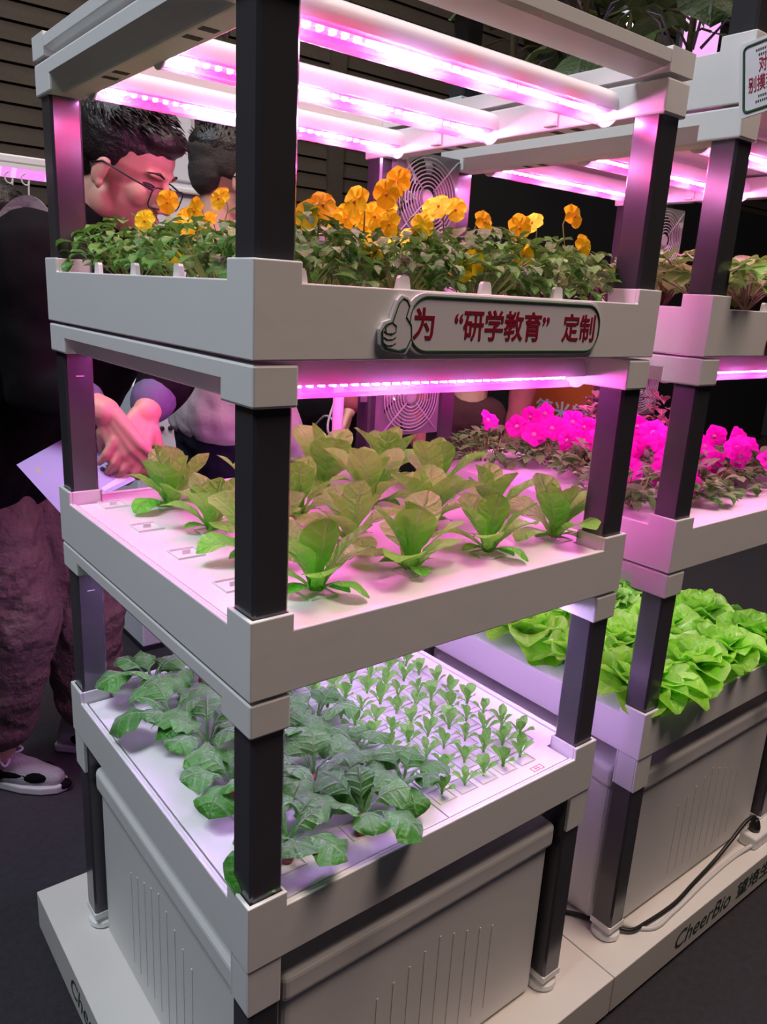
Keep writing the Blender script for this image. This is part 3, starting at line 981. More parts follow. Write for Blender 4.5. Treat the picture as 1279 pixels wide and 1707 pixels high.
LMS = [lettuce(61 + i) for i in range(6)]
ZL = T2 - .0235
for j, y in enumerate(LY):
    for i, x in enumerate(LX):
        r = random.Random(90 + i * 5 + j)
        t = thing('lettuce', (x, y, ZL), 'upright lettuce in the middle tray, %s from the left, %s row from the front' % (ORD[i], ORD[j]), 'lettuce', 'upright lettuces in the middle tray')
        big = [[1.0, 1.0, .95, .95], [1.0, .95, 1.1, 1.0], [.95, 1.0, 1.15, 1.1], [1.05, .95, 1.25, 1.1]][j][i]
        foliage_obj('foliage', LMS[(i * 3 + j * 2) % 6], M['leaf_lettuce'], t, rz=r.uniform(0, 6.28), sc=big)

# --- radishes, left board of the lowest tray
def radish(seed):
    r = random.Random(seed)
    mb = MB(); st = MB(); rt = MB()
    a = r.uniform(0, 6)
    n = r.randint(9, 10)
    for i in range(n):
        q = i / (n - 1)
        a += 2.4 + r.uniform(-.25, .25)
        L = r.uniform(.108, .142) * (.60 + .40 * q)
        tl = 1.25 - .45 * q
        mb.leaf(frame_at((0.004 * math.cos(a), .004 * math.sin(a), .030), a), L, L * r.uniform(.32, .40), a0=tl + .05, curl=-(1.1 + .9 * q), cup=-.18, p0=.34, pet=.05, k=1.35, e=.60, ruf=.10, rufn=3.0, nl=14, nw=8,
                ser=.05, sern=7, lobe=.30, twist=r.uniform(-.3, .3), rng=r)
    rt.lathe([(.002, -.002), (.0105, .003), (.0125, .014), (.0115, .024), (.006, .031), (.003, .034)], 14)
    return mb.mesh('foliage', M['leaf_radish'], True), rt.mesh('root', M['root'], True)
RM = [radish(31 + i) for i in range(5)]
ZR = T3 - .0235
rad_grid = [(.10, .072), (.22, .060), (.32, .09), (.10, .23), (.215, .18), (.318, .20), (.115, .35), (.22, .31), (.32, .33), (.10, .46), (.22, .44), (.318, .46), (.12, .60), (.22, .58), (.318, .60)]
rad_words = ['nearest the front post', 'middle of the front row', 'right end of the front row'] + \
    ['%s in the %s row' % (c, rr) for rr in ('second', 'third', 'fourth', 'fifth') for c in ('left', 'middle', 'right')]
for n, (x, y) in enumerate(rad_grid):
    r = random.Random(700 + n)
    t = thing('radish', (x, y, ZR), 'broad-leaved red radish in the lowest tray, %s' % rad_words[n], 'radish', 'red radishes in the lowest tray')
    rz = r.uniform(0, 6.28); sc = r.uniform(.88, 1.05) * (.78 if x > .3 else 1.0)
    f, rt = RM[n % 5]
    foliage_obj('foliage', f, M['leaf_radish'], t, rz=rz, sc=sc)
    foliage_obj('root', rt, M['root'], t, sc=sc)

# --- seedlings, right board of the lowest tray
def seedling(seed):
    r = random.Random(seed)
    mb = MB(); a = r.uniform(0, 6)
    n = r.randint(5, 6)
    for i in range(n):
        q = i / (n - 1)
        a += 2.4 + r.uniform(-.3, .3)
        L = r.uniform(.030, .048)
        mb.leaf(frame_at((0, 0, .001), a), L, L * r.uniform(.20, .26), a0=1.48 - .42 * q, curl=-(.25 + .7 * q), cup=.25, p0=.38, pet=.16, k=1.25, e=.55, nl=7, nw=4, twist=r.uniform(-.3, .3), rng=r)
    return mb.mesh('foliage', M['leaf_seed'], True)
SM = [seedling(81 + i) for i in range(6)]
for j, y in enumerate(SY):
    for i, x in enumerate(SX):
        if x > .60 and y < .08: continue
        r = random.Random(1000 + j * 10 + i)
        t = thing('seedling', (x + r.uniform(-.003, .003), y + r.uniform(-.003, .003), ZR), 'small seedling in the lowest tray, %s from the radishes, %s row from front' % (ORD[i], ORD[j]), 'seedling', 'seedlings in the lowest tray')
        foliage_obj('foliage', SM[r.randrange(6)], M['leaf_seed'], t, rz=r.uniform(0, 6.28), sc=r.uniform(.78, 1.08))

# --- bright lettuces, lowest tray of the right rack
def butter(seed):
    r = random.Random(seed); mb = MB(); a = r.uniform(0, 6)
    n = 20
    for i in range(n):
        q = i / (n - 1)
        a += 2.4 + r.uniform(-.3, .3)
        L = (.055 + .075 * q) * r.uniform(.9, 1.1)
        mb.leaf(frame_at((.004 * math.cos(a), .004 * math.sin(a), .006), a), L, L * r.uniform(.40, .50), a0=1.45 - .85 * q, curl=-(.3 + 1.3 * q), cup=.46 - .2 * q, p0=.06, pet=.3, k=1.25, e=.42, ruf=.10, rufn=2.6, nl=12, nw=8, rng=r)
    return mb.mesh('foliage', M['leaf_butter'], True)
def frilly(seed):
    r = random.Random(seed); mb = MB(); a = r.uniform(0, 6)
    n = 26
    for i in range(n):
        q = i / (n - 1)
        a += 2.4 + r.uniform(-.3, .3)
        L = (.05 + .06 * q) * r.uniform(.9, 1.1)
        mb.leaf(frame_at((0, 0, .006), a), L, L * .36, a0=1.5 - .8 * q, curl=-(.2 + 1.2 * q), cup=.2, p0=.1, pet=.2, k=1.7, e=.5, ruf=.24, rufn=6, nl=12, nw=6, ser=.25, sern=10, rng=r)
    return mb.mesh('foliage', M['leaf_frill'], True)
BM_ = [butter(21 + i) for i in range(4)]
FM_ = [frilly(121 + i) for i in range(2)]
BX = (0.10, 0.255, 0.41, 0.57); BY = (0.085, 0.235, 0.39, 0.55)
for j, y in enumerate(BY):
    for i, x in enumerate(BX):
        r = random.Random(1500 + j * 10 + i)
        fr = i >= 2 and j >= 2
        t = thing('frilly_lettuce' if fr else 'butter_lettuce', (PITCH + x + r.uniform(-.01, .01), y + r.uniform(-.01, .01), ZR),
                  ('frilly' if fr else 'smooth') + ' bright green lettuce in the right rack, %s from the left, %s row' % (ORD[i], ORD[j]),
                  'lettuce', 'frilly lettuces in the right rack' if fr else 'smooth lettuces in the right rack')
        me = FM_[(i + j) % 2] if fr else BM_[(i * 3 + j) % 4]
        foliage_obj('foliage', me, M['leaf_frill'] if fr else M['leaf_butter'], t, rz=r.uniform(0, 6.28), sc=r.uniform(.92, 1.08))
# a few low leaves that hang over the front edge belong to the first head
ob = MB(); r = random.Random(5)
for a, L in ((-1.9, .13), (-1.35, .15), (-.95, .15), (-.6, .13), (-1.6, .11)):
    ob.leaf(frame_at((.015, .0, .03), a), L, L * .34, a0=.35, curl=-1.0, cup=.2, p0=.1, pet=.2, k=1.4, ruf=.08, rufn=2, nl=10, nw=6, rng=r)
first = [o for o in COL.objects if o.name.startswith('butter_lettuce')][0]
foliage_obj('hanging_leaves', ob.mesh('hanging_leaves', M['leaf_butter'], True), M['leaf_butter'], first)

# --- petunias, middle tray of the right rack
def petunia_foliage(seed):
    r = random.Random(seed); mb = MB(); st = MB()
    for i in range(150):
        a = r.uniform(0, 2 * PI); q = math.sqrt(r.random()); rad = .085 * q
        z = .004 + .075 * (1 - .5 * q * q) * r.random() ** .6
        L = r.uniform(.024, .042)
        mb.leaf(frame_at((rad * math.cos(a), rad * math.sin(a), z), a + r.uniform(-1, 1)), L, L * r.uniform(.24, .36), a0=r.uniform(-.2, .9), curl=r.uniform(-1.2, -.2), cup=.2, p0=.12, k=1.2, nl=5, nw=2, rng=r)
    for i in range(16):
        a = r.uniform(0, 2 * PI); rad = .08 * r.random() ** .5
        st.tube([(rad * .3 * math.cos(a), rad * .3 * math.sin(a), 0), (rad * .8 * math.cos(a), rad * .8 * math.sin(a), .035), (rad * math.cos(a), rad * math.sin(a), .06)], .0015, 4)
    return mb.mesh('foliage', M['leaf_petunia'], True), st.mesh('stems', M['stem_g'], True)
def petunia_flower(seed):
    """flared five-lobed trumpet facing +X"""
    r = random.Random(seed); mb = MB()
    nr, na = 6, 40
    vs = []; uv = []; fs = []
    prof = [(.002, -.026), (.0035, -.014), (.006, -.005), (.014, 0.0), (.022, .001), (.029, -.002)]
    p1 = r.uniform(0, 6)
    for i, (rad, x) in enumerate(prof):
        for k in range(na + 1):
            a = 2 * PI * k / na
            lob = 1 + (.07 * math.cos(5 * a) if i > 3 else 0)
            xx = x + (.0022 * math.sin(10 * a + p1) * max(0, i - 2) / 3) + .002 * math.sin(2 * a + p1) * max(0, i - 2)
            vs.append((xx, rad * lob * math.cos(a), rad * lob * math.sin(a)))
            uv.append((1 + .01 + .98 * ((5 * k / na) % 1.0), i / (nr - 1)))
    for i in range(nr - 1):
        for k in range(na):
            b = i * (na + 1) + k
            fs.append((b, b + 1, b + na + 2, b + na + 1))
    mb.add(vs, fs, uv)
    c = MB(); c.lathe([(.0042, -.0085), (.0062, -.0035)], 14, Matrix.Rotation(PI / 2, 4, 'Y'))
    return mb.mesh('flower', M['petal_m'], True), c.mesh('flower_throat', M['petal_c'], True)
PTF = [petunia_foliage(221 + i) for i in range(3)]
PTM = [petunia_flower(231 + i) for i in range(3)]
pets = []
ZP = T2 - .0235
pet_pos = [(.13, .60, 'behind the near post at the back left'), (.26, .50, 'left of the middle at the back'), (.20, .33, 'left of the centre'), (.36, .36, 'in the centre'), (.10, .17, 'at the front left behind the post'), (.26, .15, 'in the front row, second from the left'), (.42, .17, 'in the front row, third from the left'), (.57, .20, 'in the front row, right'), (.42, .58, 'at the back, right of the middle')]
for n, (x, y, w) in enumerate(pet_pos):
    t = thing('petunia', (PITCH + x, y, ZP), 'magenta petunia in the right rack, %s' % w, 'petunia', 'magenta petunias in the right rack')
    r = random.Random(n)
    f, s = PTF[n % 3]
    rz = r.uniform(0, 6.28)
    foliage_obj('foliage', f, M['leaf_petunia'], t, rz=rz); foliage_obj('stems', s, M['stem_g'], t, rz=rz)
    pets.append(t)
PFW = []
def petfl(x, y, z, yaw=None, tilt=None): PFW.append((x, y, z, yaw, tilt))
for row in [(1.000, .62, 1.107), (1.035, .56, 1.098), (1.060, .54, 1.090), (1.075, .56, 1.118), (1.10, .53, 1.130), (1.12, .46, 1.120), (1.085, .40, 1.090), (1.055, .42, 1.085),
            (1.10, .41, 1.115), (1.14, .38, 1.10), (1.17, .36, 1.12), (1.20, .33, 1.08), (1.13, .30, 1.075), (1.19, .29, 1.12), (1.22, .24, 1.10), (1.25, .31, 1.10),
            (1.30, .28, 1.125), (1.27, .20, 1.10), (1.14, .15, 1.06), (1.20, .135, 1.075), (1.24, .10, 1.095), (1.20, .19, 1.115), (1.29, .14, 1.105), (1.05, .10, 1.06),
            (1.34, .22, 1.11), (1.37, .14, 1.10), (1.33, .08, 1.08), (1.42, .20, 1.11), (1.08, .17, 1.09), (1.02, .14, 1.075), (1.04, .33, 1.10), (1.10, .29, 1.10), (1.15, .24, 1.11), (1.12, .20, 1.10), (1.45, .12, 1.09),
            (1.13, .52, 1.10), (1.16, .45, 1.11), (1.07, .48, 1.105), (1.03, .50, 1.09), (1.21, .40, 1.10), (1.25, .37, 1.115), (.965, .19, 1.075), (1.0, .24, 1.09)]:
    petfl(*row)
for n, p in enumerate(PFW):
    r = random.Random(900 + n)
    t = min(pets, key=lambda q: (q.location.x - p[0]) ** 2 + (q.location.y - p[1]) ** 2)
    yaw = math.atan2(-.75, -.6) + r.uniform(-.9, .9)
    fo = foliage_obj('flower', PTM[n % 3][0], M['petal_m'], t, (p[0] - t.location.x, p[1] - t.location.y, p[2] - t.location.z))
    fo.rotation_euler = Euler((r.uniform(0, 6), -r.uniform(-.2, .8), yaw), 'XYZ')
    s = r.uniform(.85, 1.1); fo.scale = (s, s, s)
    foliage_obj('flower_throat', PTM[n % 3][1], M['petal_c'], fo)

# --- patterned foliage plants behind the petunias
def coleus(seed):
    r = random.Random(seed); mb = MB()
    for i in range(130):
        a = r.uniform(0, 2 * PI); q = math.sqrt(r.random()); rad = .085 * q
        z = .01 + .15 * (1 - .5 * q * q) * r.random() ** .6
        L = r.uniform(.025, .045)
        mb.leaf(frame_at((rad * math.cos(a), rad * math.sin(a), z), a + r.uniform(-1, 1)), L, L * r.uniform(.3, .4), a0=r.uniform(-.2, .8), curl=r.uniform(-1.3, -.3), cup=.2, p0=.1, k=1.1, ruf=.12, rufn=4, ser=.2, sern=6, nl=7, nw=4, rng=r)
    s = MB(); s.tube([(0, 0, 0), (.004, 0, .07), (0, .004, .13)], .005, 6)
    return mb.mesh('foliage', M['leaf_coleus'], True), s.mesh('stem', M['stem_b'], True)
CM = [coleus(311), coleus(312)]
for n, (x, y, w) in enumerate([(.44, .47, 'left'), (.59, .42, 'right'), (.585, .585, 'rearmost')]):
    t = thing('coleus', (PITCH + x, y, ZP), 'brown and cream leafed foliage plant behind the petunias, %s one' % w, 'plant', 'patterned foliage plants')
    foliage_obj('foliage', CM[n % 2][0], M['leaf_coleus'], t, rz=n * 2.0); foliage_obj('stem', CM[n % 2][1], M['stem_b'], t)

# --- toothed-leaf plants, second tray of the right rack
def straw(seed):
    r = random.Random(seed); mb = MB(); st = MB(); a = 0
    for i in range(15):
        a += 2.4 + r.uniform(-.3, .3)
        tl = r.uniform(.5, 1.25); H = r.uniform(.06, .115)
        end = Vector((H * math.cos(tl) * math.cos(a), H * math.cos(tl) * math.sin(a), H * math.sin(tl)))
        st.tube([(0, 0, 0), end * .5 + Vector((0, 0, .01)), end], .0016, 5)
        for da in (-.95, 0, .95):
            L = r.uniform(.045, .062)
            mb.leaf(frame_at(end, a + da), L, L * .40, a0=r.uniform(-.2, .5), curl=-.8, cup=.25, p0=.05, k=1.35, e=.6, ser=.16, sern=8, nl=16, nw=4, rng=r)
    return mb.mesh('foliage', M['leaf_straw'], True), st.mesh('leaf_stalks', M['stem_b'], True)
SMM = [straw(411 + i) for i in range(3)]
for j, y in enumerate((.10, .29, .48)):
    for i, x in enumerate((.12, .30, .48, .61)):
        r = random.Random(600 + i + 10 * j)
        t = thing('strawberry_plant', (PITCH + x, y, ZB), 'toothed-leaf plant in the right rack, %s from the left, %s row from front' % (ORD[i], ORD[j]), 'plant', 'toothed-leaf plants')
        rz = r.uniform(0, 6.28)
        foliage_obj('foliage', SMM[(i + j) % 3][0], M['leaf_straw'], t, rz=rz); foliage_obj('leaf_stalks', SMM[(i + j) % 3][1], M['stem_b'], t, rz=rz)

# --- tall dark-leaved plants, topmost tray of the right rack
def dark_plant(seed, H):
    r = random.Random(seed); mb = MB(); st = MB(); a = r.uniform(0, 6)
    st.tube([(0, 0, 0), (.012, .006, H * .35), (-.006, .012, H * .7), (.006, 0, H)], [.007, .006, .005, .003], 7)
    for i in range(17):
        q = i / 16
        a += 2.4 + r.uniform(-.3, .3)
        b = Vector((0, 0, H * (.12 + .85 * q)))
        P = r.uniform(.03, .08)
        e = b + Vector((P * math.cos(a), P * math.sin(a), r.uniform(.0, .04)))
        st.tube([b, (b + e) * .5 + Vector((0, 0, .008)), e], .0022, 5)
        L = r.uniform(.10, .17)
        mb.leaf(frame_at(e, a + r.uniform(-.3, .3)), L, L * r.uniform(.32, .40), a0=r.uniform(-.3, .4), curl=r.uniform(-1.6, -.7), cup=-.12, p0=.06, pet=.05, k=1.15, e=.7, ruf=.10, rufn=2.5, nl=10, nw=6, rng=r)
    v = MB()
    for i in range(9):
        a = r.uniform(0, 6); b = Vector((.02 * math.cos(a), .02 * math.sin(a), H * r.uniform(.0, .45)))
        e = b + Vector((.06 * math.cos(a), .06 * math.sin(a), r.uniform(.03, .1)))
        v.tube([b, b * .4 + e * .6 + Vector((0, 0, .02)), e], [.003, .002, .0012], 5)
    return mb.mesh('foliage', M['leaf_dark'], True), st.mesh('stem', M['stem_b'], True), v.mesh('side_shoots', M['stem_v'], True)
DP = [dark_plant(511 + i, .42) for i in range(3)]
ZT = T0 - .0235
for n, (x, y, w) in enumerate([(.11, .185, 'nearest the post'), (.10, .40, 'second from the post'), (.11, .60, 'third from the post along the left edge'), (.30, .47, 'in the middle'), (.32, .62, 'at the back'), (.45, .13, 'front right')]):
    t = thing('eggplant', (PITCH + x, y, ZT), 'tall dark-leaved plant in the topmost tray, %s' % w, 'plant', 'tall dark-leaved plants')
    for nm, me, m in zip(('foliage', 'stem', 'side_shoots'), DP[n % 3], (0, 0, 0)):
        foliage_obj(nm, me, None, t, rz=n * 1.3)

# ------------------------------------------------------------------ signs
def rounded(x0, x1, z0, z1, r, n=8):
    p = []
    for cx, cz, a0 in ((x1 - r, z0 + r, -PI / 2), (x1 - r, z1 - r, 0), (x0 + r, z1 - r, PI / 2), (x0 + r, z0 + r, PI)):
        for i in range(n + 1):
            a = a0 + PI / 2 * i / n
            p.append((cx + r * math.cos(a), cz + r * math.sin(a)))
    return p
FX = Matrix.Rotation(PI / 2, 4, 'X')       # drawing plane (x, up) seen from the front
def front_plate(mb, poly, y0, y1):
    mb.prism(poly, -y1, -y0, Mx=FX)
def line(mb, pts, y, r, closed=False):
    P = [(p[0], y, p[1]) for p in pts]
    if closed: P = P + P[:2]
    mb.tube(P, r, 6)

sg = thing('sign', (0.36, -0.002, 1.318), 'rounded white sign with red Chinese lettering and a thumbs-up, on the top tray front', 'sign')
mb = MB()
body = rounded(0.192, 0.552, 1.3235, 1.3935, 0.030)
front_plate(mb, body, -0.0045, -0.0005)
fist = [(0.163, 1.329), (0.157, 1.335), (0.155, 1.352), (0.160, 1.360), (0.170, 1.363), (0.178, 1.384), (0.184, 1.390), (0.194, 1.388), (0.202, 1.380), (0.206, 1.355), (0.203, 1.335), (0.195, 1.324), (0.180, 1.326)]
front_plate(mb, fist, -0.0055, -0.0005)
obj('plate', mb, M['sign'], sg, bevel=0.0006)
mb = MB()
inn = rounded(0.199, 0.548, 1.3275, 1.3895, 0.027)
inn = [p for p in inn]
line(mb, inn, -0.0047, 0.00125, True)
obj('outline', mb, M['green'], sg)
mb = MB(); front_plate(mb, [(0.166, 1.3315), (0.160, 1.338), (0.1585, 1.351), (0.163, 1.357), (0.173, 1.3605), (0.181, 1.3815), (0.186, 1.3865), (0.192, 1.3845), (0.196, 1.378), (0.192, 1.366), (0.200, 1.357), (0.2015, 1.343), (0.195, 1.331), (0.183, 1.328)], -0.0065, -0.001)
obj('thumb_hand', mb, M['sign'], sg, bevel=0.0012)
mb = MB()
hand = [(0.166, 1.3315), (0.160, 1.338), (0.1585, 1.351), (0.163, 1.357), (0.173, 1.3605), (0.181, 1.3815), (0.186, 1.3865), (0.192, 1.3845), (0.196, 1.378), (0.192, 1.366), (0.200, 1.357), (0.2015, 1.343), (0.195, 1.331), (0.183, 1.328)]
line(mb, hand, -0.0066, 0.0008, True)
for k in range(3):
    zz = 1.3500 - .0065 * k
    line(mb, [(0.1605, zz), (0.166, zz - .0025), (0.173, zz - .0022), (0.1785, zz + .0005)], -0.0067, 0.0006)
line(mb, [(0.168, 1.3585), (0.1625, 1.354), (0.1645, 1.348), (0.172, 1.3465), (0.178, 1.350), (0.178, 1.356), (0.173, 1.359)], -0.0067, 0.0006)
obj('hand_outline', mb, M['green'], sg)
for body_, x in (('\u4e3a', 0.2035), ('\u201c\u7814\u5b66\u6559\u80b2\u201d', 0.268), ('\u5b9a\u5236', 0.469)):
    sx = 1.0
    me = text_mesh(body_, 0.0385, M['red'], Matrix.Translation((x, -0.0047, 1.3445)) @ FX, depth=.0004, bold=.0006, sx=0.93)
    me_obj('lettering', me, sg)

# small tilted sign at the front corner of the right rack's topmost tray
s2 = thing('sign', (0.838, -0.04, 1.66), 'small green-edged white sign with red lettering at the corner of the topmost tray', 'sign')
S2 = Matrix.Translation((0.8425, 0.0015, 1.676)) @ Matrix.Rotation(-PI / 2, 4, 'Z') @ FX @ Matrix.Rotation(math.radians(10), 4, 'Z')
mb = MB(); mb.prism(rounded(0, 0.135, 0, 0.106, 0.006), 0.0, 0.004, Mx=S2); obj('plate', mb, M['sign'], s2)
mb = MB()
P = rounded(0.0075, 0.1275, 0.0065, 0.0995, 0.007)
mb.tube([S2 @ Vector((p[0], p[1], .0042)) for p in P + P[:2]], 0.0020, 6); obj('outline', mb, M['green'], s2)
for tx, x, z, sz in (('\u5bf9,', 0.030, 0.060, 0.024), ('\u522b\u6478\u6211,', 0.0145, 0.034, 0.024)):
    me_obj('lettering', text_mesh(tx, sz, M['red'], S2 @ Matrix.Translation((x, z, .0042)), depth=.0004, bold=.0003, sx=.55), s2)
for x0, z in ((0.026, 0.088), (0.030, 0.081), (0.030, 0.023), (0.026, 0.016)):
    mb = MB()
    for i in range(9):
        xx = x0 + .0032 * i
        mb.prism([(xx, z), (xx + .0018, z), (xx + .0018, z + .003), (xx, z + .003)], .004, .0048, Mx=S2)
    obj('dotted_line', mb, M['ink'], s2)

# round red thing fixed to the right rack's tray, at the picture's edge
kb = MB(); kb.lathe([(.0, 0), (.017, 0), (.020, .004), (.018, .009), (.010, .012), (0.001, .0125)], 20, Matrix.Translation((1.068, 0.0, 1.344)) @ FX)
tag(obj('round_badge', kb, M['red'], bevel=0), 'round dark red badge on the front of the right rack\'s second tray', 'badge')

# ------------------------------------------------------------------ power strip and cables
ps = thing('power_strip', (1.475, 0.0, PLAT), 'white power strip lying on the platform in front of the right tank', 'power strip')
mb = MB(); mb.box(1.405, 1.56, -0.030, 0.014, PLAT, PLAT + .034); obj('body', mb, M['white'], ps, bevel=.006, seg=3)
mb = MB()
for x in (1.42, 1.455, 1.49, 1.525): mb.box(x, x + .020, -.018, .004, PLAT + .0335, PLAT + .0345)
obj('sockets', mb, M['tube'], ps)
pg = MB(); pg.lathe([(.013, 0), (.014, .012), (.010, .026), (.006, .034)], 14, Matrix.Translation((1.437, -.006, PLAT + .035)))
cord = [(1.437, -.006, PLAT + .062), (1.425, -.004, PLAT + .078), (1.39, 0.0, PLAT + .072), (1.33, 0.002, PLAT + .04), (1.26, 0.002, PLAT + .014), (1.17, -.004, PLAT + .006), (1.07, -.014, PLAT + .006), (0.97, -.010, PLAT + .006), (.915, -.002, PLAT + .010), (.885, .050, PLAT + .008), (.85, .11, PLAT + .006), (.78, .17, PLAT + .006)]
def smooth_path(pts, n=6):
    P = [Vector(p) for p in pts]; out = []
    for i in range(len(P) - 1):
        a = P[max(i - 1, 0)]; b = P[i]; c = P[i + 1]; d = P[min(i + 2, len(P) - 1)]
        for k in range(n):
            t = k / n
            out.append(0.5 * ((2 * b) + (c - a) * t + (2 * a - 5 * b + 4 * c - d) * t * t + (3 * b - a - 3 * c + d) * t ** 3))
    out.append(P[-1]); return out
pc = thing('black_cable', (1.2, 0, PLAT), 'black power cable running along the platform to the power strip', 'cable')
obj('plug', pg, M['black'], pc, smooth=True)
mb = MB(); mb.tube(smooth_path(cord), .0045, 8); obj('sheath', mb, M['black'], pc, smooth=True)
mb = MB(); mb.tube(smooth_path([(1.41, -.02, PLAT + .012), (1.33, -.012, PLAT + .005), (1.2, -.016, PLAT + .005), (1.05, -.026, PLAT + .005), (.96, -.022, PLAT + .005), (.90, .06, PLAT + .005), (.82, .16, PLAT + .005)]), .0046, 8)
obj('cord', mb, M['cableW'], ps, smooth=True)

# ------------------------------------------------------------------ things further back
# grow light hanging from a stand far left
bl = thing('light_stand', (0.4, 2.78, 0), 'far pink grow light on a pale stand behind the bending man, left edge', 'light stand')
mb = MB(); mb.box(-.5, .70, 2.75, 2.81, 1.797, 1.828); obj('beam', mb, M['tube'], bl, bevel=.006)
mb = MB(); mb.box(-.48, .69, 2.752, 2.80, 1.782, 1.797); obj('housing', mb, M['tube'], bl)
mb = MB(); mb.add([(-.48, 2.756, 1.781), (.69, 2.756, 1.781), (.69, 2.79, 1.748), (-.48, 2.79, 1.748)], [(0, 1, 2, 3)])
mb.box(-.48, .69, 2.79, 2.795, 1.748, 1.781)
obj('led_panel', mb, led_mat('led_far', (1.0, .45, 1.0), (1.0, .25, .80), 1.3, .5, .006), bl)
for x in (-.48, .66):
    mb = MB(); mb.box(x, x + .045, 2.76, 2.80, 0, 1.80); obj('post', mb, M['post'], bl, bevel=.003)
for n, x in enumerate((.455, .515)):
    mb = MB(); mb.tube(smooth_path([(x, 2.745, 1.765), (x - .014, 2.745, 1.752), (x - .010, 2.745, 1.728), (x + .008, 2.745, 1.722), (x + .014, 2.745, 1.74), (x + .010, 2.745, 1.70), (x + .010, 2.745, 1.60)]), .0035, 6)
    tag(obj('hook', mb, M['cableW'], smooth=True), ['white wire hook hanging under the far grow light, at the left edge', 'white wire hook hanging under the far grow light, next to the post'][n], 'hook', 'wire hooks')

# white counter with a column, far behind
ct = thing('counter', (1.1, 2.75, 0), 'white display counter carrying a pale square column, between the two heads', 'counter')
mb = MB(); mb.box(.93, 1.34, 2.62, 3.0, 0, 1.752); obj('body', mb, M['column'], ct, bevel=.02)
mb = MB(); mb.box(.92, 1.35, 2.60, 3.01, 1.752, 1.775); obj('worktop', mb, M['tube'], ct, bevel=.006)
co = MB(); co.box(1.015, 1.175, 2.63, 2.80, 1.775, 2.75)
co.box(1.035, 1.155, 2.618, 2.63, 1.80, 2.75)
tag(obj('column', co, M['column'], bevel=.008), 'pale square column standing on the far counter between the heads', 'column')

# white cabinet with three dark knobs
cb = thing('cabinet', (.72, 2.15, 0), 'white cabinet with three dark knobs, between the clasped hands and the pale sweater', 'cabinet')
mb = MB(); mb.box(.64, .93, 2.0, 2.3, 0.02, 1.03); obj('body', mb, M['column'], cb, bevel=.006)
for x in (.701, .735, .768):
    mb = MB(); mb.lathe([(.0095, 0), (.0095, .006), (.007, .010)], 16, Matrix.Translation((x, 2.0, .872)) @ FX); obj('knob', mb, M['black'], cb)
mb = MB(); mb.box(.64, .93, 2.0, 2.3, 0, .02); obj('plinth', mb, M['dark'], cb)

# orange banner facing the racks
bn = thing('banner', (2.62, 1.70, 0), 'orange standing banner with pale Chinese lettering behind the magenta petunias', 'banner')
mb = MB(); mb.box(2.600, 2.606, 1.50, 1.915, .03, 1.30); obj('sheet', mb, M['orange'], bn)
mb = MB(); mb.box(2.58, 2.66, 1.49, 1.925, 0, .03); obj('base', mb, M['grey'], bn, bevel=.004)
mb = MB(); mb.box(2.607, 2.617, 1.70, 1.712, .03, 1.30); obj('pole', mb, M['grey'], bn)
BT = Matrix.Translation((2.5985, 1.838, .850)) @ Matrix.Rotation(-PI / 2, 4, 'Z') @ FX
me_obj('lettering', text_mesh('\u5fb7\u7c73\u7279', 0.105, M['banner_txt'], BT, depth=.0005, bold=.002, spacing=1.08), bn)
mb = MB()
for i in range(12):
    mb.box(2.5985, 2.600, 1.83 - i * .024 - .014, 1.83 - i * .024, .815, .826)
obj('dotted_line', mb, M['banner_txt'], bn)

# emissive board added for the background pink glow; ceiling spot seen through the leaves
pl = thing('glow_board', (2.75, 1.3, 0), 'violet board on a stand, added for the pink glow behind the dark leaves', 'glow board')
mb = MB(); mb.box(2.62, 2.82, 1.28, 1.31, 2.05, 2.75); obj('glow_face', mb, M['pink_glow'], pl)
mb = MB(); mb.box(2.605, 2.835, 1.312, 1.335, 2.03, 2.77); obj('casing', mb, M['black'], pl, bevel=.004)
mb = MB(); mb.box(2.70, 2.74, 1.325, 1.355, 0.02, 2.1); obj('pole', mb, M['black'], pl)
mb = MB(); mb.box(2.6, 2.95, 1.22, 1.46, 0, .02); obj('base', mb, M['black'], pl)
sp = MB(); sp.ball((3.783, 2.492, 2.94), (.055, .055, .065), 14)
so = thing('spot_lamp', (3.783, 2.492, 2.94), 'small bright ceiling spot lamp shining through the dark leaves', 'lamp')
obj('bulb', sp, M['spot_light'], so, smooth=True)
mb = MB(); mb.lathe([(.06, .03), (.06, .10), (.012, .10), (.012, 2.0)], 16, Matrix.Translation((3.783, 2.492, 2.985))); obj('shade', mb, M['black'], so)

# ------------------------------------------------------------------ people
def bake(mb, voxel, m, name, smooth=6, fac=.5, disp=None):
    """one continuous surface grown over all the shapes collected in mb"""
    me = mb.mesh(name, m, True)
    o = bpy.data.objects.new('tmp', me)
    COL.objects.link(o)
    r = o.modifiers.new('r', 'REMESH'); r.mode = 'VOXEL'; r.voxel_size = voxel; r.use_smooth_shade = True
    s = o.modifiers.new('s', 'SMOOTH'); s.factor = fac; s.iterations = smooth
    bpy.context.view_layer.update()
    dg = bpy.context.evaluated_depsgraph_get()
    out = bpy.data.meshes.new_from_object(o.evaluated_get(dg))
    out.name = name
    bpy.data.objects.remove(o, do_unlink=True)
    bpy.data.meshes.remove(me)
    if disp:
        amp, sc = disp
        for v in out.vertices:
            v.co += v.normal * (amp * noise.noise(v.co * sc) + .5 * amp * noise.noise(v.co * sc * 2.3))
    out.polygons.foreach_set('use_smooth', [True] * len(out.polygons))
    out.materials.clear(); out.materials.append(m)
    return out

def worn(name, mb, voxel, m, parent, smooth=6, disp=None):
    me = bake(mb, voxel, m, name, smooth, .5, disp)
    return me_obj(name, me, parent)

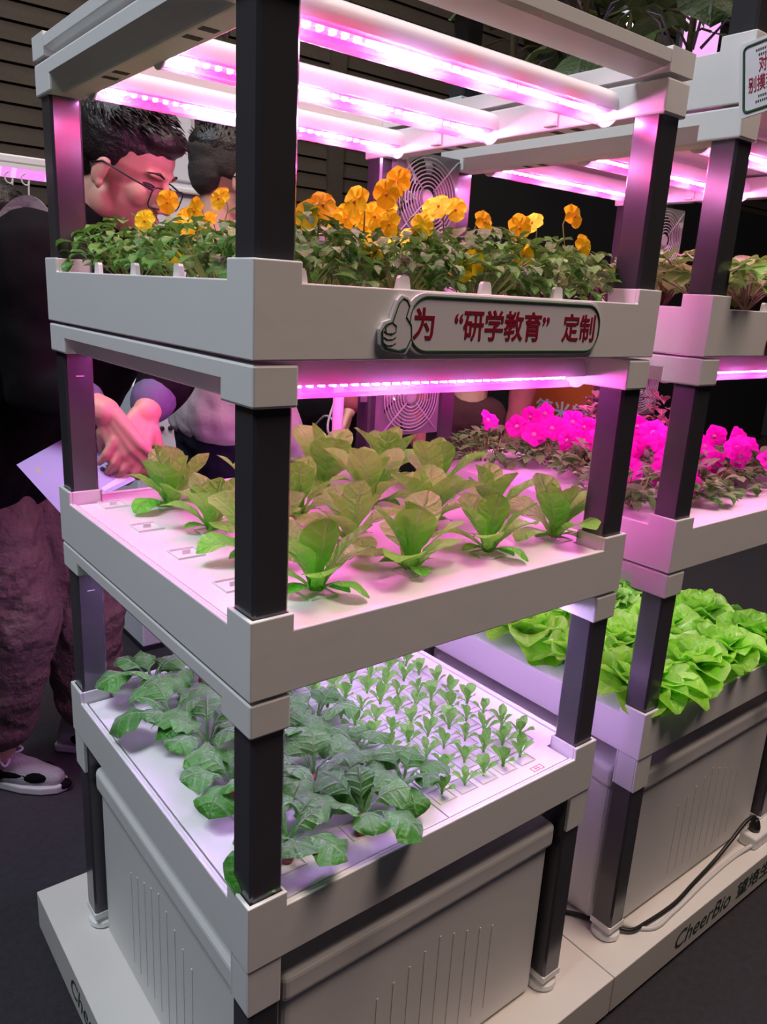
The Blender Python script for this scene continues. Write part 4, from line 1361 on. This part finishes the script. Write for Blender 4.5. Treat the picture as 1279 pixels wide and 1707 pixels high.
def head_frame(c, fwd, pitch, roll=0.0):
    f = Vector((fwd[0], fwd[1], 0)).normalized()
    l = Vector((-f.y, f.x, 0)); u = Vector((0, 0, 1))
    F = (f * math.cos(pitch) - u * math.sin(pitch)); U = (u * math.cos(pitch) + f * math.sin(pitch))
    return Matrix(((F.x, l.x, U.x, c[0]), (F.y, l.y, U.y, c[1]), (F.z, l.z, U.z, c[2]), (0, 0, 0, 1))) @ Matrix.Rotation(roll, 4, 'X')

def head_blobs(mb, H):
    def E(c, r, rot=None):
        R_ = H.to_3x3()
        mb.ball(H @ Vector(c), r, 18, (R_ @ rot) if rot else R_)
    E((-.012, 0, .035), (.100, .076, .090))
    E((.026, 0, -.035), (.064, .057, .084))
    E((.062, 0, -.100), (.024, .026, .020))
    for s in (-1, 1):
        E((.000, s * .044, -.068), (.036, .017, .032))
        E((.057, s * .034, -.022), (.028, .021, .028))
        E((-.004, s * .077, -.012), (.017, .007, .029), Matrix.Rotation(.2, 3, 'Y'))
        E((.004, s * .078, -.034), (.008, .006, .011))
        E((.100, s * .011, -.034), (.010, .0085, .008))
    mb.limb(H @ Vector((.086, 0, .016)), H @ Vector((.108, 0, -.026)), .0085, .0125, 12)
    E((.110, 0, -.029), (.012, .011, .010))
    E((.076, 0, .026), (.016, .050, .010))
    E((.090, 0, -.060), (.010, .023, .0065)); E((.088, 0, -.072), (.010, .020, .0075))

def face_parts(H, parent, lid=False):
    for s in (-1, 1):
        mb = MB(); mb.ball(H @ Vector((.074, s * .031, .004)), (.013, .013, .0030 if lid else .0085), 14, H.to_3x3())
        obj('eye', mb, M['black'] if lid else M['sign'], parent, smooth=True)
    mb = MB(); mb.ball(H @ Vector((.0965, 0, -.066)), (.0055, .021, .0028), 12, H.to_3x3())
    obj('mouth', mb, M['lip'], parent, smooth=True)
    for s in (-1, 1):
        mb = MB(); mb.tube([H @ Vector(p) for p in ((.090, s * .014, .026), (.088, s * .030, .032), (.074, s * .050, .027))], [.0022, .0030, .0012], 8)
        obj('eyebrow', mb, M['hair'], parent, smooth=True)

def glasses(H, parent):
    g = thing('glasses', H @ Vector((.1, 0, 0)), None, None) if False else None
    mb = MB()
    for s in (-1, 1):
        P = rounded(s * .033 - .024, s * .033 + .024, -.030, .010, .012, 5)
        mb.tube([H @ Vector((.104 - .10 * max(0, abs(p[0]) - .02), p[0], p[1])) for p in P + P[:2]], .0014, 6)
        mb.tube([H @ Vector(p) for p in ((.100, s * .056, .004), (.060, s * .075, .006), (.0, s * .083, .008), (-.022, s * .083, -.006))], .0018, 6)
    mb.tube([H @ Vector(p) for p in ((.104, -.010, -.004), (.108, 0, 0), (.104, .010, -.004))], .0014, 6)
    o = obj('glasses', mb, M['black'], parent, smooth=True)
    for s in (-1, 1):
        lb = MB()
        P = rounded(s * .033 - .0235, s * .033 + .0235, -.0295, .0095, .012, 5)
        lb.add([H @ Vector((.104 - .10 * max(0, abs(p[0]) - .02), p[0], p[1])) for p in P], [tuple(range(len(P)))])
        obj('lens', lb, M['glass'], o)
    return o

def hair_cap(H, parent, m=None, strands=260, seed=1, low=0.0, fringe=True, short=False):
    r = random.Random(seed)
    mb = MB()
    def E(c, rr): mb.ball(H @ Vector(c), rr, 16, H.to_3x3())
    k = .96 if short else 1.0
    E((-.022, 0, .056), (.104 * k, .083 * k, .083 * k)); E((-.062, 0, .012 - low), (.052 * k, .070 * k, .070))
    if fringe: E((.050, 0, .086), (.045, .060, .030))
    for s in (-1, 1): E((-.022, s * .060, .036), (.054, .022 * k, .048))
    me = bake(mb, .004, m or M['hair'], 'hair', 4, .5, (.0016, 38))
    o = me_obj('hair', me, parent)
    st = MB()
    for i in range(strands):
        a = r.uniform(0, 2 * PI); q = r.uniform(.0, 1.0)
        el = PI / 2 * (1 - q * .82)
        d = Vector((math.cos(el) * math.cos(a), math.cos(el) * math.sin(a), math.sin(el)))
        if d.x > .55 and d.z < .35: continue
        p = Vector((-.02 + .102 * d.x, .083 * d.y, .056 + .084 * d.z))
        fl = Vector((.75, r.uniform(-.4, .4), -.15 if d.x > 0 else -.6)) if not short else d * .5
        e = p + (d * (.16 if not short else .9) + fl * .8).normalized() * r.uniform(.016, .034) * (.35 if short else 1)
        st.tube([H @ p, H @ ((p + e) * .5 + d * .005), H @ e], [.0028, .002, .0004], 4)
    obj('hair_strands', st, m or M['hair'], o, smooth=True)
    return o

def hand(mb, wrist, d, nrm, side, curl=.5, sc=1.0, spread=.12):
    """palm, four fingers of unequal length with knuckle bends, thumb leaving the side of the palm"""
    d = Vector(d).normalized(); n = Vector(nrm); n = (n - d * n.dot(d)).normalized(); s = d.cross(n) * side   # s points to the thumb side
    w = Vector(wrist)
    for k in (-1, -.33, .33, 1):
        mb.limb(w + d * .012 * sc + s * k * .014 * sc, w + d * .085 * sc + s * k * .029 * sc, .0155 * sc, .0115 * sc, 10)
    for k, L in ((1, .074), (.33, .083), (-.33, .077), (-1, .061)):
        p = w + d * .088 * sc + s * k * .030 * sc
        dd = (d + s * k * spread).normalized()
        for seg, (fr, rr) in enumerate(((.44, .0090), (.31, .0082), (.25, .0072))):
            c = curl * (.5 + .55 * seg)
            e = p + (dd * math.cos(c) - n * math.sin(c)) * L * fr * sc
            mb.limb(p, e, rr * sc, rr * .90 * sc, 10)
            p = e
    p = w + d * .028 * sc + s * .026 * sc
    e1 = p + (d * .55 + s * .62 - n * .35).normalized() * .040 * sc
    e2 = e1 + (d * .85 + s * .18 - n * .45).normalized() * .030 * sc
    e3 = e2 + (d * .95 - s * .05 - n * .45).normalized() * .024 * sc
    mb.limb(p, e1, .0135 * sc, .0110 * sc, 10); mb.limb(e1, e2, .0108 * sc, .0096 * sc, 10); mb.limb(e2, e3, .0095 * sc, .0080 * sc, 10)

def shoe(parent, heel, toe, detail=True):
    heel = Vector(heel); toe = Vector(toe); d = (toe - heel); L = d.length; d.normalize(); s = Vector((-d.y, d.x, 0))
    X = Matrix(((d.x, s.x, 0, heel.x), (d.y, s.y, 0, heel.y), (0, 0, 1, 0), (0, 0, 0, 1)))
    out = []
    prof = [(0, .026), (.03, .036), (.35, .034), (.60, .046), (.80, .044), (.94, .030), (1.0, .008)]
    poly = [(a * L, -w) for a, w in prof] + [(a * L, w) for a, w in prof[::-1]]
    sb = MB(); sb.prism(poly, .001, .026, Mx=X)
    sole = obj('shoe_sole', sb, M['sole'], parent, bevel=.006, seg=3)
    ub = MB()
    ub.limb(X @ Vector((.035, 0, .045)), X @ Vector((.05, 0, .095)), .034, .036); ub.limb(X @ Vector((.05, 0, .05)), X @ Vector((L * .6, 0, .042)), .036, .042)
    ub.limb(X @ Vector((.06, 0, .085)), X @ Vector((L * .62, 0, .052)), .034, .030); ub.limb(X @ Vector((L * .6, 0, .040)), X @ Vector((L * .86, 0, .034)), .042, .030)
    me = bake(ub, .005, M['shoe'], 'shoe', 4)
    for v in me.vertices: v.co.z = max(v.co.z, .018)
    up = me_obj('shoe', me, parent)
    lb = MB()
    for k in range(6):
        t = .36 + .055 * k
        zz = .094 - .050 * (t - .30) / .35 * .9
        lb.tube(smooth_path([X @ Vector((L * t, -.026, zz - .012)), X @ Vector((L * (t + .03), 0, zz + .004)), X @ Vector((L * t, .026, zz - .012))], 4), .0042, 6)
    for q in (-1, 1):
        lb.tube(smooth_path([X @ Vector((L * .40, 0, .098)), X @ Vector((L * .36, q * .03, .108)), X @ Vector((L * .46, q * .045, .085)), X @ Vector((L * .44, 0, .094))], 5), .0035, 6)
    obj('shoe_laces', lb, M['lace'], up, smooth=True)
    for q in (-1, 1):
        pb = MB()
        pb.ball(X @ Vector((L * .70, q * .026, .046)), (.040, .016, .016), 12, X.to_3x3() @ Matrix.Rotation(-q * .25, 3, 'X'))
        pb.ball(X @ Vector((L * .46, q * .034, .052)), (.060, .008, .010), 12, X.to_3x3())
        pb.ball(X @ Vector((L * .32, q * .036, .052)), (.034, .010, .018), 12, X.to_3x3())
        obj('shoe_panel', pb, M['cloth_black'], up, smooth=True)
    pb = MB()
    pb.ball(X @ Vector((L * .95, 0, .018)), (.024, .022, .012), 12, X.to_3x3())
    obj('shoe_toe', pb, M['cloth_black'], up, smooth=True)

# the man bending over the rack
F1 = Vector((.515, -.857, 0)).normalized()
p1 = thing('person', (.10, 1.30, 0), 'person in black jacket and brown cargo trousers bending over the rack, in glasses', 'person')
H1 = head_frame((.236, .945, 1.600), (.60, -.80), .46, .04)
SHR, SHL = Vector((.055, .985, 1.425)), Vector((.335, 1.145, 1.425))
ELR, ELL = Vector((.050, .955, 1.17)), Vector((.335, .965, 1.215))
WRR, WRL = Vector((.128, .812, 1.140)), Vector((.212, .815, 1.135))
HC = Vector((.045, 1.31, .97))
RS = Vector((-.857, -.515, 0))
hR, hL = HC + RS * .09, HC - RS * .09
kR, kL = Vector((.040, 1.31, .53)), Vector((.235, 1.36, .53))
aR, aL = Vector((.005, 1.425, .10)), Vector((.255, 1.45, .10))
NK = Vector((.185, 1.03, 1.475))
mb = MB()
head_blobs(mb, H1)
mb.limb(H1 @ Vector((-.022, 0, -.055)), NK, .056, .062)
mb.limb(NK + Vector((-.01, .02, -.03)), HC + Vector((.0, .0, .10)), .07, .10)
mb.limb(SHR, SHL, .07, .07); mb.limb(hR, hL, .10, .10); mb.limb(HC, HC + Vector((.06, -.12, .2)), .12, .12)
for a, b, c in ((SHR, ELR, WRR), (SHL, ELL, WRL)):
    mb.limb(a, b, .050, .040); mb.limb(b, c, .042, .028)
for a, b, c in ((hR, kR, aR), (hL, kL, aL)):
    mb.limb(a, b, .080, .055); mb.limb(b, c, .056, .038)
hand(mb, WRR, (.34, -.45, -.85), (-.70, -.62, .0), 1, .95, 1.05, .04)
hand(mb, WRL, (-.60, -.40, -.75), (-.15, -.9, .25), -1, 1.0, 1.05, .04)
body1 = worn('body', mb, .0036, M['skin'], p1, 4)
face_parts(H1, p1, True)
glasses(H1, p1)
hair_cap(H1, p1, seed=3, strands=700)
mb = MB()
UPP = [(-.12, 0), (0, 0), (.12, 0)]
for k in (-1, 0, 1):
    top = (SHR + SHL) * .5 - RS * 0 + RS * (-k) * .11 * -1 + Vector((0, 0, -.07))
    mb.limb(HC + RS * k * .09 + Vector((0, 0, -.03)), top + Vector((-.01, .02, 0)), .135, .115)
mb.limb(NK + Vector((.005, -.005, -.075)), HC + Vector((.02, -.03, .08)), .115, .135); mb.limb(SHR, SHL, .083, .083); mb.limb(NK + Vector((0, 0, -.02)), NK + Vector((-.03, .05, -.12)), .075, .13)
mb.limb(SHR, ELR, .088, .072); mb.limb(SHL, ELL, .085, .070)
mb.limb(ELR, ELR.lerp(WRR, .45), .068, .055); mb.limb(ELL, ELL.lerp(WRL, .62), .068, .055)
mb.limb(NK + Vector((-.035, .04, -.06)), NK + Vector((-.005, -.01, .012)), .10, .078)
mb.limb(SHR + Vector((.03, 0, .0)), NK + Vector((-.01, .0, -.02)), .085, .075)
worn('jacket', mb, .008, M['cloth_black'], p1, 5, (.010, 9))
mb = MB(); mb.limb(ELR.lerp(WRR, .40), ELR.lerp(WRR, .62), .050, .048); cf = worn('cuff', mb, .005, M['cuff'], p1, 3)
mb = MB(); mb.limb(ELL.lerp(WRL, .60), ELL.lerp(WRL, .80), .050, .046); worn('cuff', mb, .005, M['cuff'], p1, 3)
mb = MB()
mb.limb(hR, hL, .125, .125); mb.limb(HC + Vector((0, 0, .04)), HC, .14, .14)
for a, b, c in ((hR, kR, aR), (hL, kL, aL)):
    mb.limb(a, b, .118, .108); mb.limb(b, c + Vector((0, 0, .105)), .108, .098)
worn('trousers', mb, .010, M['cargo'], p1, 4, (.014, 11))
# patch pocket with flap on the near leg
pk = MB(); oy = RS * .112
c = Vector((.035, 1.31, .66)) + oy
dF = F1
pk.add([c - dF * .08 + Vector((0, 0, -.10)), c + dF * .075 + Vector((0, 0, -.10)), c + dF * .07 + Vector((0, 0, .07)), c - dF * .075 + Vector((0, 0, .07)),
        c - dF * .08 + Vector((0, 0, -.10)) + RS * .012, c + dF * .075 + Vector((0, 0, -.10)) + RS * .012, c + dF * .07 + Vector((0, 0, .07)) + RS * .012, c - dF * .075 + Vector((0, 0, .07)) + RS * .012],
       [(0, 1, 2, 3), (7, 6, 5, 4), (0, 4, 5, 1), (1, 5, 6, 2), (2, 6, 7, 3), (3, 7, 4, 0)])
obj('pocket', pk, M['cargo'], p1, bevel=.008)
fd = Vector((.72, -.69, 0))
shoe(p1, Vector((.142, 1.292, 0)) - fd * .285, (.142, 1.292, 0))
shoe(p1, Vector((.39, 1.33, 0)) - fd * .285, (.39, 1.33, 0))

# purple leaflet held in his hands
lf = thing('leaflet', (.07, .84, .96), 'purple printed leaflet held in the bending person\'s hands', 'leaflet')
A_, B_, C_, D_ = Vector((-.012, .935, 1.022)), Vector((.115, .905, 1.095)), Vector((.165, .765, 1.010)), Vector((.030, .790, .948))
nn = (B_ - A_).cross(D_ - A_).normalized()
def quad(mb, a, b, c, d, th):
    mb.add([a, b, c, d, a + nn * th, b + nn * th, c + nn * th, d + nn * th], [(3, 2, 1, 0), (4, 5, 6, 7), (0, 1, 5, 4), (1, 2, 6, 5), (2, 3, 7, 6), (3, 0, 4, 7)])
def on(u, v, lift=0.0): return A_.lerp(B_, u).lerp(D_.lerp(C_, u), v) + nn * lift
sg_ = 1 if (nn.dot(Vector((-.389, -.702, 1.39)) - A_) > 0) else -1
mb = MB(); quad(mb, A_, B_, C_, D_, -.0012 * sg_); obj('sheet', mb, M['paper'], lf)
def patch(u0, u1, v0, v1, m, nm):
    mb = MB(); L_ = .0006 * sg_
    mb.add([on(u0, v0, L_), on(u1, v0, L_), on(u1, v1, L_), on(u0, v1, L_)], [(0, 1, 2, 3)]); obj(nm, mb, m, lf)
patch(.62, .95, .30, .46, M['paper2'], 'print'); patch(.55, .80, .56, .66, M['paper2'], 'print'); patch(.60, .98, .70, .95, M['paper3'], 'print')
patch(.14, .34, .20, .27, M['gold'], 'print')

# backpack strap and bag on his back
STRAP = [(-.03, 1.03, 1.40), (-.005, 1.013, 1.449), (.032, 1.004, 1.500), (.059, .988, 1.517), (.076, .967, 1.492), (.082, .942, 1.433), (.082, .925, 1.375)]
bp_ = thing('backpack', (-.08, 1.22, .95), 'black backpack with a grey padded strap on the bending person\'s shoulder', 'backpack')
mb = MB()
bk = -F1
cc = Vector((.02, 1.20, 1.20)) + bk * .27
for q in (-.09, 0, .09):
    mb.limb(cc + RS * q + Vector((-.05, .07, -.16)), cc + RS * q + Vector((.05, -.04, .12)), .095, .085)
worn('bag', mb, .008, M['cloth_black'], bp_, 5, (.008, 10))
mb = MB()
sp_ = smooth_path([Vector(p) for p in STRAP], 8)
vs = []; fs = []
for i, p in enumerate(sp_):
    t_ = (sp_[min(i + 1, len(sp_) - 1)] - sp_[max(i - 1, 0)]).normalized()
    wv = t_.cross(Vector((.45, .88, .05))).normalized() * .018; nv = t_.cross(wv).normalized() * .005
    for q, e in ((-1, -1), (1, -1), (1, 1), (-1, 1)):
        vs.append(p + wv * q + nv * e)
for i in range(len(sp_) - 1):
    for k in range(4): fs.append((i * 4 + k, i * 4 + (k + 1) % 4, i * 4 + 4 + (k + 1) % 4, i * 4 + 4 + k))
mb.add(vs, fs); obj('strap', mb, M['grey'], bp_, bevel=.003)

def standing(label, x, y, fwd, H=1.72, top=None, trousers=None, hairm=None, hair_kw={}, specs=False, arms=((.10, 0, .62), (.10, 0, .62)), lean=0.0, cuff=None, voxel=.006, hem=.90):
    """upright person at (x, y) looking along fwd; arms: forward reach and height of each hand (right, left)"""
    k = H / 1.72
    f = Vector((fwd[0], fwd[1], 0)).normalized(); l = Vector((-f.y, f.x, 0)); b = Vector((x, y, 0)); up = Vector((0, 0, 1))
    t = thing('person', (x, y, 0), label, 'person')
    P = lambda a, c, z: b + f * (a * k) + l * (c * k) + up * (z * k)
    Hm = head_frame(P(.03, 0, 1.605), f, .12)
    body = MB(); head_blobs(body, Hm)
    body.limb(Hm @ Vector((-.02, 0, -.05)), P(-.01, 0, 1.43), .052, .058)
    body.limb(P(0, 0, 1.36), P(0, 0, .99), .085, .075); body.limb(P(-.01, .15, 1.40), P(-.01, -.15, 1.40), .05, .05)
    topm = MB(); tr = MB()
    for q in (-1, 1):
        topm.limb(P(0, q * .085, 1.30), P(0, q * .082, (hem + .125) / k), .110, .122)
        a = P(-.01, q * .175, 1.385)
        fw, _, hz = arms[0 if q < 0 else 1]
        w = P(fw, q * .20, hz + .15); e = (a + w) * .5 + l * (q * .05 * k) - f * (.05 * k)
        body.limb(a, e, .046, .038); body.limb(e, w, .038, .026)
        topm.limb(a, e, .066, .056); topm.limb(e, e.lerp(w, .86), .056, .044)
        hand(body, w, (w - e).normalized() + Vector((0, 0, -.25)), l * q, -q * 1, .45, 1.0)
        body.limb(P(0, q * .085, .92), P(.01, q * .09, .49), .078, .055); body.limb(P(.01, q * .09, .49), P(-.02, q * .09, .10), .055, .036)
        tr.limb(P(0, q * .085, .92), P(.01, q * .09, .49), .098, .075); tr.limb(P(.01, q * .09, .49), P(-.02, q * .09, .08), .074, .062)
        sh = P(-.07, q * .09, 0); sh.z = 0
        shoe(t, sh, sh + f * .26)
    topm.limb(P(-.01, .16, 1.385), P(-.01, -.16, 1.385), .068, .068); topm.limb(P(0, 0, 1.30), P(0, 0, (hem + .13) / k), .13, .13)
    tr.limb(P(0, .065, .93), P(0, -.065, .93), .106, .106)
    worn('body', body, max(.0038, voxel * .7), M['skin'], t, 3)
    face_parts(Hm, t)
    worn('top', topm, .009, top, t, 5, (.008, 10)); worn('trousers', tr, .010, trousers, t, 5, (.007, 11))
    hair_cap(Hm, t, hairm, **hair_kw)
    if specs: glasses(Hm, t)
    return t, Hm

# the man seen from behind between the posts
p2, H2 = standing('person in pale sweater and dark trousers seen from behind, beside the near post', .662, 1.40, (.96, -.06), 1.79, M['sweater'], M['denim'], M['fade'], dict(seed=8, fringe=False, short=True, strands=0), True, ((.16, 0, .72), (.16, 0, .72)))
mb = MB()
mb.ball(H2 @ Vector((-.018, 0, .068)), (.103, .081, .075), 18, H2.to_3x3()); mb.ball(H2 @ Vector((.045, 0, .090)), (.046, .058, .032), 16, H2.to_3x3())
tophair = worn('top_hair', mb, .004, M['hair'], p2, 3, (.0016, 40))
r = random.Random(77); st = MB()
for i in range(420):
    a = r.uniform(0, 2 * PI); el = r.uniform(.12, 1.5)
    d = Vector((math.cos(el) * math.cos(a), math.cos(el) * math.sin(a), math.sin(el)))
    p = Vector((-.014 + .096 * d.x, .074 * d.y, .078 + .064 * d.z)); e = p + (d + Vector((.3, 0, .2))).normalized() * r.uniform(.008, .018)
    st.tube([H2 @ p, H2 @ e], [.0022, .0004], 4)
obj('hair_strands', st, M['hair'], tophair, smooth=True)

p3, H3 = standing('person in pink top and dark trousers right of the near post, holding white cable', 1.52, 2.16, (-.75, -.66), 1.66, M['pinktop'], M['cloth_black'], None, dict(seed=9), False, ((.10, 0, .68), (.22, 0, .80)), voxel=.009, hem=.975)
p4, H4 = standing('person in a reddish top and maroon trousers behind the right end of the rack', 2.02, 1.72, (-.70, -.71), 1.64, M['pinktop'], M['maroon'], None, dict(seed=10), False, voxel=.009, hem=1.05)
p5, H5 = standing('person with dark hair far behind the bending person at the left edge', .33, 2.38, (.2, 1.0), 1.66, M['cloth_black'], M['denim'], None, dict(seed=12, fringe=False), False, voxel=.009)
mb = MB(); mb.tube(smooth_path([(1.36, 2.00, .79), (1.068, 1.442, .985), (.95, 1.20, 1.00), (.905, 1.17, .985), (.90, 1.17, 1.02), (.935, 1.185, 1.10), (.96, 1.20, 1.25)]), .0035, 6)
tag(obj('white_cable', mb, M['cableW'], smooth=True), 'thin white cable hanging in a loop behind the lettuces', 'cable')
